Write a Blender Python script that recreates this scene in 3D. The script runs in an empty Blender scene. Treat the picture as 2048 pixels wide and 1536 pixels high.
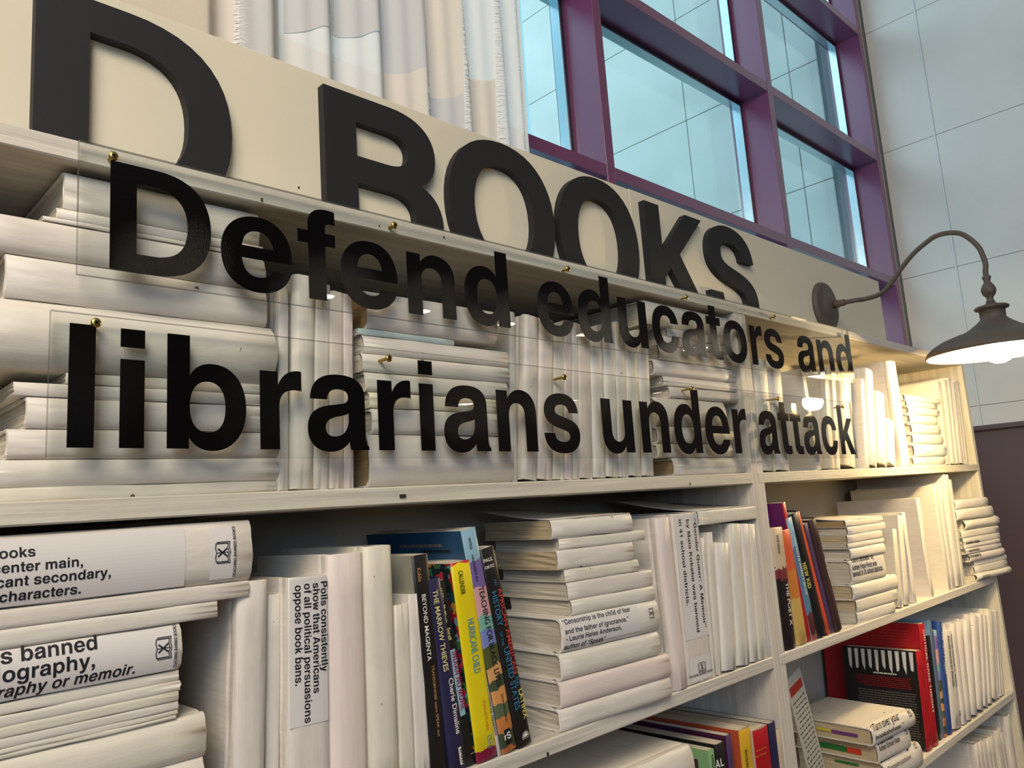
import bpy, bmesh, math, random
from mathutils import Vector, Matrix
from mathutils.geometry import tessellate_polygon

# ------------------------------------------------------------------ camera, world, lights, exposure
scene = bpy.context.scene
COL = scene.collection
YAW, PITCH, ROLL, FPX = 0.773881823, 0.155688311, -0.0697430584, 1571.46645
EYE = Vector((0.0, -0.72, 1.35))          # bookcase fronts stand on the plane y = 0, floor is z = 0
def camera_axes():
    cy, sy, cp, sp, cr, sr = math.cos(YAW), math.sin(YAW), math.cos(PITCH), math.sin(PITCH), math.cos(ROLL), math.sin(ROLL)
    f = Vector((sy*cp, cy*cp, sp)); rt = Vector((cy, -sy, 0)); up = rt.cross(f)
    return cr*rt + sr*up, -sr*rt + cr*up, f
RT, UP, FW = camera_axes()
cam_data = bpy.data.cameras.new('camera')
cam = bpy.data.objects.new('camera', cam_data)
COL.objects.link(cam)
cam.matrix_world = Matrix(((RT.x, UP.x, -FW.x, EYE.x), (RT.y, UP.y, -FW.y, EYE.y), (RT.z, UP.z, -FW.z, EYE.z), (0, 0, 0, 1)))
cam_data.sensor_width = 36.0
cam_data.lens = FPX/2048*36.0
cam_data.clip_start = 0.02
scene.camera = cam

scene.view_settings.view_transform = 'Standard'
scene.view_settings.look = 'None'
scene.view_settings.gamma = 1.0
scene.view_settings.use_curve_mapping = False
scene.view_settings.exposure = 0.5

world = bpy.data.worlds.new('world')
scene.world = world
world.use_nodes = True
wb = world.node_tree.nodes['Background']
wb.inputs[0].default_value = (0.50, 0.86, 0.94, 1)
wb.inputs[1].default_value = 0.8

def area_light(name, loc, target, sx, sy, power, color):
    l = bpy.data.lights.new(name, 'AREA'); l.shape = 'RECTANGLE'; l.size = sx; l.size_y = sy
    l.energy = power; l.color = color
    o = bpy.data.objects.new(name, l); COL.objects.link(o)
    o.location = loc
    d = Vector(target) - Vector(loc)
    o.rotation_euler = d.to_track_quat('-Z', 'Y').to_euler()
    return o
# ceiling lighting of the shop floor behind the viewer, and an unseen bluish fill added to brighten the right wall
area_light('ceiling_light_panel', (-0.95, -1.35, 3.0), (0.4, 0.0, 1.35), 1.3, 1.0, 42, (1.0, 0.86, 0.68))
area_light('blue_fill_light', (-2.6, -4.6, 2.8), (3.4, 0.0, 2.4), 2.6, 2.6, 78, (0.58, 0.76, 1.0))
area_light('skylight_over_window', (1.4, 2.8, 4.6), (3.5, 1.2, 3.0), 3.0, 1.5, 46, (0.86, 0.95, 1.0))

# ------------------------------------------------------------------ from the photograph's pixels to points on real planes
def ray(px, py):
    c = Vector(((px-1024)/FPX, -(py-768)/FPX, 1.0))
    return RT*c.x + UP*c.y + FW*c.z
def on_y(px, py, y):
    d = ray(px, py); return EYE + d*((y-EYE.y)/d.y)
def on_x(px, py, x):
    d = ray(px, py); return EYE + d*((x-EYE.x)/d.x)
def proj(p):
    v = Vector(p)-EYE; w = v.dot(FW)
    return 1024+FPX*v.dot(RT)/w, 768-FPX*v.dot(UP)/w
def x_at(px, y, z):                        # x on the line (y, z) seen at pixel column px
    a, b = -1.5, 4.5
    for _ in range(40):
        m = (a+b)/2
        if proj((m, y, z))[0] < px: a = m
        else: b = m
    return (a+b)/2

# ------------------------------------------------------------------ mesh and object helpers
class MB:
    def __init__(s): s.v = []; s.f = []; s.mi = []; s.smooth = []
    def face(s, idx, m=0, sm=False): s.f.append(idx); s.mi.append(m); s.smooth.append(sm)
    def box(s, x0, x1, y0, y1, z0, z1, m=0):
        b = len(s.v)
        s.v += [(x0,y0,z0),(x1,y0,z0),(x1,y1,z0),(x0,y1,z0),(x0,y0,z1),(x1,y0,z1),(x1,y1,z1),(x0,y1,z1)]
        for q in ((0,3,2,1),(4,5,6,7),(0,1,5,4),(1,2,6,5),(2,3,7,6),(3,0,4,7)): s.face([b+i for i in q], m)
        return s
    def bbox(s, x0, x1, y0, y1, z0, z1, c=0.002, m=0):      # box with chamfered vertical and horizontal edges
        b = len(s.v)
        rings = [(z0, c), (z0+c, 0), (z1-c, 0), (z1, c)]
        for z, i in rings:
            s.v += [(x0+i+c*0.7,y0+i,z),(x1-i-c*0.7,y0+i,z),(x1-i,y0+i+c*0.7,z),(x1-i,y1-i-c*0.7,z),(x1-i-c*0.7,y1-i,z),(x0+i+c*0.7,y1-i,z),(x0+i,y1-i-c*0.7,z),(x0+i,y0+i+c*0.7,z)]
        for k in range(3):
            for j in range(8):
                a = b+8*k+j; d = b+8*k+(j+1) % 8
                s.face([a, d, d+8, a+8], m)
        s.face([b+i for i in range(7, -1, -1)], m); s.face([b+24+i for i in range(8)], m)
        return s
    def ring_surface(s, rings, closed=True, caps=True, m=0, sm=False):
        b = len(s.v); n = len(rings[0])
        for r in rings: s.v += [tuple(p) for p in r]
        for k in range(len(rings)-1):
            for j in range(n if closed else n-1):
                a = b+k*n+j; d = b+k*n+(j+1) % n
                s.face([a, d, d+n, a+n], m, sm)
        if caps and closed:
            s.face([b+j for j in range(n-1, -1, -1)], m); s.face([b+(len(rings)-1)*n+j for j in range(n)], m)
        return s
    def lathe(s, prof, cx, cy, cz, n=40, m=0, sm=True, caps=True):     # about the vertical axis
        rings = [[(cx+r*math.cos(2*math.pi*k/n), cy+r*math.sin(2*math.pi*k/n), cz+z) for k in range(n)] for r, z in prof]
        return s.ring_surface(rings, True, caps, m, sm)
    def lathe_y(s, prof, cx, cy, cz, n=40, m=0, sm=True):              # about an axis running towards the viewer (-y)
        rings = [[(cx+r*math.cos(2*math.pi*k/n), cy-h, cz+r*math.sin(2*math.pi*k/n)) for k in range(n)] for r, h in prof]
        return s.ring_surface(rings, True, True, m, sm)
    def tube(s, pts, r, n=14, m=0):
        rings = []; pts = [Vector(p) for p in pts]; ref = Vector((1, 0, 0))
        for i, p in enumerate(pts):
            t = (pts[min(i+1, len(pts)-1)]-pts[max(i-1, 0)]).normalized()
            a = ref - t*ref.dot(t)
            if a.length < 1e-4: a = Vector((0, 0, 1)) - t*t.z
            a.normalize(); b = t.cross(a); ref = a
            rings.append([p + a*(r*math.cos(2*math.pi*k/n)) + b*(r*math.sin(2*math.pi*k/n)) for k in range(n)])
        return s.ring_surface(rings, True, True, m, True)
    def mesh(s, name):
        me = bpy.data.meshes.new(name); me.from_pydata(s.v, [], s.f)
        if any(s.mi): me.polygons.foreach_set('material_index', s.mi)
        if any(s.smooth): me.polygons.foreach_set('use_smooth', s.smooth)
        me.update(); return me
    def build(s, name, mats, parent=None, **kw):
        return link(name, s.mesh(name), mats, parent, **kw)
def link(name, me, mats, parent=None, loc=None, recalc=True):
    if mats is not None and not me.materials:
        for m in (mats if isinstance(mats, (list, tuple)) else [mats]): me.materials.append(m)
    if recalc:
        bm = bmesh.new(); bm.from_mesh(me); bmesh.ops.recalc_face_normals(bm, faces=bm.faces); bm.to_mesh(me); bm.free()
    o = bpy.data.objects.new(name, me); COL.objects.link(o)
    if parent: o.parent = parent
    if loc is not None: o.location = loc
    return o
def empty(name, loc=(0, 0, 0)):
    o = bpy.data.objects.new(name, None); o.empty_display_size = 0.02
    COL.objects.link(o); o.location = loc; return o
def tag(o, label=None, cat=None, group=None, kind=None):
    if label: o['label'] = label
    if cat: o['category'] = cat
    if group: o['group'] = group
    if kind: o['kind'] = kind
    return o

# ------------------------------------------------------------------ materials
def nodes_of(name):
    m = bpy.data.materials.new(name); m.use_nodes = True
    nt = m.node_tree; p = nt.nodes['Principled BSDF']
    return m, nt, p
def N(nt, kind, **kw):
    n = nt.nodes.new(kind)
    for k, v in kw.items(): setattr(n, k, v)
    return n
def rgb(c): return (c[0], c[1], c[2], 1)
def s2l(r, g, b):                          # 0-255 display values to scene-linear
    f = lambda u: (u/255/12.92) if u/255 <= 0.04045 else ((u/255+0.055)/1.055)**2.4
    return (f(r), f(g), f(b))
def simple(name, col, rough=0.5, spec=0.5, metal=0.0, bump=0.0, bscale=200.0, vary=0.0):
    m, nt, p = nodes_of(name)
    p.inputs['Base Color'].default_value = rgb(col); p.inputs['Roughness'].default_value = rough
    p.inputs['Specular IOR Level'].default_value = spec; p.inputs['Metallic'].default_value = metal
    if bump or vary:
        tc = N(nt, 'ShaderNodeTexCoord'); no = N(nt, 'ShaderNodeTexNoise'); no.inputs['Scale'].default_value = bscale
        no.inputs['Detail'].default_value = 4
        nt.links.new(tc.outputs['Object'], no.inputs['Vector'])
        if bump:
            b = N(nt, 'ShaderNodeBump'); b.inputs['Strength'].default_value = bump; b.inputs['Distance'].default_value = 0.001
            nt.links.new(no.outputs['Fac'], b.inputs['Height']); nt.links.new(b.outputs['Normal'], p.inputs['Normal'])
        if vary:
            n2 = N(nt, 'ShaderNodeTexNoise'); n2.inputs['Scale'].default_value = bscale*0.06; n2.inputs['Detail'].default_value = 6
            nt.links.new(tc.outputs['Object'], n2.inputs['Vector'])
            r = N(nt, 'ShaderNodeMapRange'); r.inputs['To Min'].default_value = 1-vary; r.inputs['To Max'].default_value = 1+vary
            mx = N(nt, 'ShaderNodeVectorMath', operation='SCALE'); mx.inputs[0].default_value = col
            nt.links.new(n2.outputs['Fac'], r.inputs['Value']); nt.links.new(r.outputs['Result'], mx.inputs['Scale'])
            nt.links.new(mx.outputs['Vector'], p.inputs['Base Color'])
    return m
def painted(name, col, rough=0.5, stroke=(6, 40, 320), strength=0.35, chips=0.0, grain=False, dist=0.0012):
    """brushed-on paint over paper or wood: per-object tint, brush relief, small chips"""
    m, nt, p = nodes_of(name)
    p.inputs['Roughness'].default_value = rough; p.inputs['Specular IOR Level'].default_value = 0.35
    tc = N(nt, 'ShaderNodeTexCoord'); mp = N(nt, 'ShaderNodeMapping')
    mp.inputs['Scale'].default_value = stroke
    oi = N(nt, 'ShaderNodeObjectInfo')
    cmb = N(nt, 'ShaderNodeCombineXYZ')
    ml = N(nt, 'ShaderNodeMath', operation='MULTIPLY'); ml.inputs[1].default_value = 37.0
    nt.links.new(oi.outputs['Random'], ml.inputs[0])
    for i in range(3): nt.links.new(ml.outputs[0], cmb.inputs[i])
    nt.links.new(cmb.outputs[0], mp.inputs['Location'])
    nt.links.new(tc.outputs['Object'], mp.inputs['Vector'])
    n1 = N(nt, 'ShaderNodeTexNoise'); n1.inputs['Scale'].default_value = 1.0; n1.inputs['Detail'].default_value = 5; n1.inputs['Roughness'].default_value = 0.6
    n1.inputs['Distortion'].default_value = 0.6 if grain else 0.15
    nt.links.new(mp.outputs[0], n1.inputs['Vector'])
    n2 = N(nt, 'ShaderNodeTexNoise'); n2.inputs['Scale'].default_value = 60.0; n2.inputs['Detail'].default_value = 3
    nt.links.new(tc.outputs['Object'], n2.inputs['Vector'])
    ad = N(nt, 'ShaderNodeMath', operation='ADD'); nt.links.new(n1.outputs['Fac'], ad.inputs[0]); nt.links.new(n2.outputs['Fac'], ad.inputs[1])
    b = N(nt, 'ShaderNodeBump'); b.inputs['Strength'].default_value = strength; b.inputs['Distance'].default_value = dist
    nt.links.new(ad.outputs[0], b.inputs['Height']); nt.links.new(b.outputs['Normal'], p.inputs['Normal'])
    # tint per object, towards warm or towards pinkish grey
    cr = N(nt, 'ShaderNodeValToRGB')
    e = cr.color_ramp.elements
    e[0].position = 0.0; e[0].color = rgb((col[0]*1.0, col[1]*1.0, col[2]*0.94))
    e[1].position = 1.0; e[1].color = rgb((col[0]*0.98, col[1]*0.955, col[2]*0.97))
    k = e.new(0.55); k.color = rgb((col[0]*1.04, col[1]*1.04, col[2]*1.06))
    nt.links.new(oi.outputs['Random'], cr.inputs['Fac'])
    mr = N(nt, 'ShaderNodeMapRange'); mr.inputs['From Min'].default_value = 0.3; mr.inputs['From Max'].default_value = 0.7
    mr.inputs['To Min'].default_value = 0.91 if not grain else 0.70; mr.inputs['To Max'].default_value = 1.03
    nt.links.new(n1.outputs['Fac'], mr.inputs['Value'])
    sc = N(nt, 'ShaderNodeVectorMath', operation='SCALE')
    nt.links.new(cr.outputs['Color'], sc.inputs[0]); nt.links.new(mr.outputs['Result'], sc.inputs['Scale'])
    out = sc.outputs['Vector']
    if chips:
        n3 = N(nt, 'ShaderNodeTexNoise'); n3.inputs['Scale'].default_value = 48.0; n3.inputs['Detail'].default_value = 7
        a3 = N(nt, 'ShaderNodeVectorMath', operation='ADD'); nt.links.new(tc.outputs['Object'], a3.inputs[0]); nt.links.new(cmb.outputs[0], a3.inputs[1])
        nt.links.new(a3.outputs[0], n3.inputs['Vector'])
        g = N(nt, 'ShaderNodeMath', operation='GREATER_THAN'); g.inputs[1].default_value = chips
        nt.links.new(n3.outputs['Fac'], g.inputs[0])
        mix = N(nt, 'ShaderNodeMix', data_type='RGBA'); mix.inputs['B'].default_value = (0.16, 0.09, 0.07, 1)
        nt.links.new(g.outputs[0], mix.inputs['Factor']); nt.links.new(out, mix.inputs['A'])
        out = mix.outputs['Result']
    nt.links.new(out, p.inputs['Base Color'])
    return m
def page_mat(name, col, axis):
    m, nt, p = nodes_of(name)
    p.inputs['Roughness'].default_value = 0.85; p.inputs['Specular IOR Level'].default_value = 0.1
    tc = N(nt, 'ShaderNodeTexCoord'); mp = N(nt, 'ShaderNodeMapping'); mp.inputs['Scale'].default_value = (900, 3, 3)
    nt.links.new(tc.outputs['Object'], mp.inputs['Vector'])
    n1 = N(nt, 'ShaderNodeTexNoise'); n1.inputs['Scale'].default_value = 1.0; n1.inputs['Detail'].default_value = 3
    nt.links.new(mp.outputs[0], n1.inputs['Vector'])
    mr = N(nt, 'ShaderNodeMapRange'); mr.inputs['From Min'].default_value = 0.35; mr.inputs['From Max'].default_value = 0.65
    mr.inputs['To Min'].default_value = 0.72; mr.inputs['To Max'].default_value = 1.05
    nt.links.new(n1.outputs['Fac'], mr.inputs['Value'])
    n2 = N(nt, 'ShaderNodeTexNoise'); n2.inputs['Scale'].default_value = 25; nt.links.new(tc.outputs['Object'], n2.inputs['Vector'])
    mx = N(nt, 'ShaderNodeMath', operation='MULTIPLY'); mr2 = N(nt, 'ShaderNodeMapRange'); mr2.inputs['To Min'].default_value = 0.8; mr2.inputs['To Max'].default_value = 1.12
    nt.links.new(n2.outputs['Fac'], mr2.inputs['Value']); nt.links.new(mr.outputs[0], mx.inputs[0]); nt.links.new(mr2.outputs[0], mx.inputs[1])
    sc = N(nt, 'ShaderNodeVectorMath', operation='SCALE'); sc.inputs[0].default_value = col
    nt.links.new(mx.outputs[0], sc.inputs['Scale']); nt.links.new(sc.outputs['Vector'], p.inputs['Base Color'])
    return m
def clear_mat(name, tint, opaque=0.0, ocol=(0.3, 0.32, 0.32), rough=0.0):
    """clear sheet: see-through with a Fresnel mirror on top"""
    m = bpy.data.materials.new(name); m.use_nodes = True; nt = m.node_tree; nt.nodes.clear()
    out = N(nt, 'ShaderNodeOutputMaterial'); tr = N(nt, 'ShaderNodeBsdfTransparent'); tr.inputs[0].default_value = rgb(tint)
    gl = N(nt, 'ShaderNodeBsdfGlossy'); gl.inputs['Roughness'].default_value = rough
    lw = N(nt, 'ShaderNodeLayerWeight'); lw.inputs['Blend'].default_value = 0.5; pw = N(nt, 'ShaderNodeMath', operation='POWER'); pw.inputs[1].default_value = 5.0
    fr = N(nt, 'ShaderNodeMath', operation='MULTIPLY_ADD'); fr.inputs[1].default_value = 0.96; fr.inputs[2].default_value = 0.038
    nt.links.new(lw.outputs['Facing'], pw.inputs[0]); nt.links.new(pw.outputs[0], fr.inputs[0])
    mx = N(nt, 'ShaderNodeMixShader')
    base = tr.outputs[0]
    if opaque:
        df = N(nt, 'ShaderNodeBsdfDiffuse'); df.inputs[0].default_value = rgb(ocol)
        m0 = N(nt, 'ShaderNodeMixShader'); m0.inputs[0].default_value = opaque
        nt.links.new(tr.outputs[0], m0.inputs[1]); nt.links.new(df.outputs[0], m0.inputs[2]); base = m0.outputs[0]
    nt.links.new(fr.outputs[0], mx.inputs[0]); nt.links.new(base, mx.inputs[1]); nt.links.new(gl.outputs[0], mx.inputs[2])
    nt.links.new(mx.outputs[0], out.inputs[0])
    return m
def emit(name, col, strength):
    m = bpy.data.materials.new(name); m.use_nodes = True; nt = m.node_tree; nt.nodes.clear()
    out = N(nt, 'ShaderNodeOutputMaterial'); e = N(nt, 'ShaderNodeEmission'); e.inputs[0].default_value = rgb(col); e.inputs[1].default_value = strength
    nt.links.new(e.outputs[0], out.inputs[0]); return m
def ramp_mat(name, stops, axis='Z', scale=1.0, wob=0.0, wscale=30, rough=0.35):
    """printed artwork: flat colour zones along one local axis (metres), with ragged borders"""
    m, nt, p = nodes_of(name); p.inputs['Roughness'].default_value = rough
    tc = N(nt, 'ShaderNodeTexCoord'); sp = N(nt, 'ShaderNodeSeparateXYZ'); nt.links.new(tc.outputs['Object'], sp.inputs[0])
    no = N(nt, 'ShaderNodeTexNoise'); no.inputs['Scale'].default_value = wscale; no.inputs['Detail'].default_value = 2
    nt.links.new(tc.outputs['Object'], no.inputs['Vector'])
    ma = N(nt, 'ShaderNodeMath', operation='MULTIPLY_ADD'); ma.inputs[1].default_value = wob
    nt.links.new(no.outputs['Fac'], ma.inputs[0])
    dv = N(nt, 'ShaderNodeMath', operation='DIVIDE'); dv.inputs[1].default_value = scale
    nt.links.new(sp.outputs[axis], dv.inputs[0]); nt.links.new(dv.outputs[0], ma.inputs[2])
    cr = N(nt, 'ShaderNodeValToRGB'); cr.color_ramp.interpolation = 'CONSTANT'
    els = cr.color_ramp.elements
    els[0].position = stops[0][0]; els[0].color = rgb(stops[0][1]); els[1].position = stops[1][0]; els[1].color = rgb(stops[1][1])
    for q, c in stops[2:]: els.new(q).color = rgb(c)
    nt.links.new(ma.outputs[0], cr.inputs['Fac']); nt.links.new(cr.outputs['Color'], p.inputs['Base Color'])
    return m
def blotch_mat(name, base, spots, scale=60, rough=0.35):
    """printed artwork of irregular colour patches: spots = [(threshold, colour)] over voronoi cells"""
    m, nt, p = nodes_of(name); p.inputs['Roughness'].default_value = rough
    tc = N(nt, 'ShaderNodeTexCoord'); vo = N(nt, 'ShaderNodeTexVoronoi'); vo.inputs['Scale'].default_value = scale
    no = N(nt, 'ShaderNodeTexNoise'); no.inputs['Scale'].default_value = scale*0.8
    nt.links.new(tc.outputs['Object'], no.inputs['Vector'])
    mxv = N(nt, 'ShaderNodeMix', data_type='VECTOR'); mxv.inputs['Factor'].default_value = 0.03
    nt.links.new(tc.outputs['Object'], mxv.inputs['A']); nt.links.new(no.outputs['Color'], mxv.inputs['B']); nt.links.new(mxv.outputs['Result'], vo.inputs['Vector'])
    bw = N(nt, 'ShaderNodeSeparateColor'); nt.links.new(vo.outputs['Color'], bw.inputs[0])
    cr = N(nt, 'ShaderNodeValToRGB'); cr.color_ramp.interpolation = 'CONSTANT'
    els = cr.color_ramp.elements; els[0].color = rgb(base); els[1].position = spots[0][0]; els[1].color = rgb(spots[0][1])
    for q, c in spots[1:]: els.new(q).color = rgb(c)
    nt.links.new(bw.outputs[0], cr.inputs['Fac']); nt.links.new(cr.outputs['Color'], p.inputs['Base Color'])
    return m

WHITE = s2l(222, 216, 204)
M = {}
M['book_white'] = painted('book_white', WHITE, 0.5, (20, 20, 160), 0.35, 0.735)
M['book_spine'] = painted('book_spine', WHITE, 0.46, (110, 110, 20), 0.4, 0.74)
M['book_ivory'] = painted('book_ivory', s2l(232, 224, 198), 0.45, (120, 120, 12), 0.25)
M['book_pink'] = painted('book_pink', s2l(226, 213, 204), 0.5, (120, 120, 10), 0.25)
M['book_mint'] = painted('book_mint', s2l(196, 214, 208), 0.45, (120, 120, 10), 0.2)
M['wood'] = painted('wood_paint', s2l(220, 214, 200), 0.55, (3.0, 60, 150), 0.6, 0.0, True)
M['wood_v'] = painted('wood_paint_upright', s2l(220, 214, 200), 0.55, (150, 60, 3.0), 0.6, 0.0, True)
M['back'] = simple('back_panel_paint', s2l(190, 186, 176), 0.6, vary=0.05)
M['pages_cream'] = page_mat('pages_cream', s2l(205, 185, 150), 'X')
M['pages_tan'] = page_mat('pages_tan', s2l(185, 155, 112), 'X')
M['pages_white'] = page_mat('pages_white', s2l(216, 206, 186), 'X')
M['ink'] = simple('ink_black', (0.012, 0.012, 0.016), 0.5)
M['label'] = simple('label_paper', s2l(222, 218, 214), 0.3, 0.5)
M['sign_black'] = simple('sign_letter_black', (0.013, 0.014, 0.016), 0.62, 0.35)
M['vinyl'] = simple('vinyl_black', (0.003, 0.003, 0.003), 0.05, 0.5, bump=0.05, bscale=1400)
M['acrylic'] = clear_mat('acrylic_face', (0.975, 0.985, 0.98))
M['acrylic_edge'] = clear_mat('acrylic_edge', (0.6, 0.62, 0.62), 0.45, (0.16, 0.17, 0.17))
M['panel'] = simple('sign_board_cream', s2l(214, 206, 184), 0.6, bump=0.08, bscale=500, vary=0.02)
M['brass'] = simple('screw_brass', s2l(196, 168, 92), 0.3, 0.5, 1.0)
M['screw_dark'] = simple('screw_recess', (0.02, 0.015, 0.01), 0.6)
M['maroon'] = simple('frame_maroon', s2l(104, 58, 62), 0.32, 0.6, vary=0.04)
M['violet'] = simple('frame_violet', s2l(122, 92, 138), 0.35, 0.6, vary=0.03)
M['gasket'] = simple('gasket_black', (0.012, 0.02, 0.028), 0.4)
M['chrome'] = simple('glazing_bead_metal', s2l(200, 215, 222), 0.25, 0.5, 1.0)
M['glass'] = clear_mat('window_glass', (0.81, 0.915, 0.975))
M['stone'] = simple('wall_stone', s2l(214, 211, 204), 0.75, 0.3, bump=0.35, bscale=70, vary=0.13)
M['stone_out'] = simple('outer_stone', s2l(208, 206, 196), 0.85, 0.2, bump=0.2, bscale=60, vary=0.16)
M['grout'] = simple('joint_grey', s2l(120, 128, 128), 0.9)
M['grout_light'] = simple('joint_light', s2l(208, 214, 214), 0.6)
M['stucco'] = simple('stucco_beige', s2l(206, 196, 176), 0.9, 0.2, bump=0.6, bscale=110, vary=0.05)
M['wainscot'] = simple('wainscot_plum', s2l(92, 78, 84), 0.45, 0.4, vary=0.05)
M['unseen_dark'] = simple('unseen_wall_dark', s2l(84, 66, 60), 0.6, vary=0.1)  # for unseen walls, toned dark to cut reflections and fill light
M['floor'] = simple('floor_boards', s2l(120, 96, 74), 0.5, vary=0.1)
M['ceiling'] = simple('ceiling_paint', s2l(225, 220, 208), 0.9)
M['lamp'] = simple('lamp_bronze', s2l(86, 77, 70), 0.6, 0.4, 0.0, bump=0.1, bscale=400)
M['lamp_in'] = simple('shade_enamel_white', s2l(245, 240, 225), 0.35)
M['bulb'] = emit('bulb_glow', (1.0, 0.84, 0.55), 60)
M['pendant_glow'] = emit('pendant_glow', (1.0, 0.88, 0.68), 22)
M['metal_dark'] = simple('pendant_metal', (0.05, 0.05, 0.05), 0.5, metal=0.6)

# ------------------------------------------------------------------ lettering: own bold sans outlines, 718 units to the cap height
G = {}
def defglyph(ch, adv, path):
    groups = []; cur = None; toks = path.split(); i = 0; pen = (0, 0)
    while i < len(toks):
        t = toks[i]
        if t in ('M', 'H'):
            pen = (float(toks[i+1]), float(toks[i+2])); i += 3
            cur = [pen]
            if t == 'M': groups.append([cur])
            else: groups[-1].append(cur)
        elif t == 'L':
            pen = (float(toks[i+1]), float(toks[i+2])); cur.append(pen); i += 3
        else:
            c = [float(x) for x in toks[i+1:i+7]]; i += 7
            p0, p1, p2, p3 = pen, c[0:2], c[2:4], c[4:6]
            for k in range(1, 12):
                u = k/11; a = 1-u
                cur.append((a**3*p0[0]+3*a*a*u*p1[0]+3*a*u*u*p2[0]+u**3*p3[0], a**3*p0[1]+3*a*a*u*p1[1]+3*a*u*u*p2[1]+u**3*p3[1]))
            pen = tuple(p3)
    for g in groups:
        for c in g:
            if abs(c[0][0]-c[-1][0]) < 1e-6 and abs(c[0][1]-c[-1][1]) < 1e-6: c.pop()
    G[ch] = (adv, groups)
def mapglyph(src, dst, f, adv=None):
    a, gs = G[src]; G[dst] = (adv or a, [[[f(x, y) for x, y in c] for c in g] for g in gs])
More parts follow.
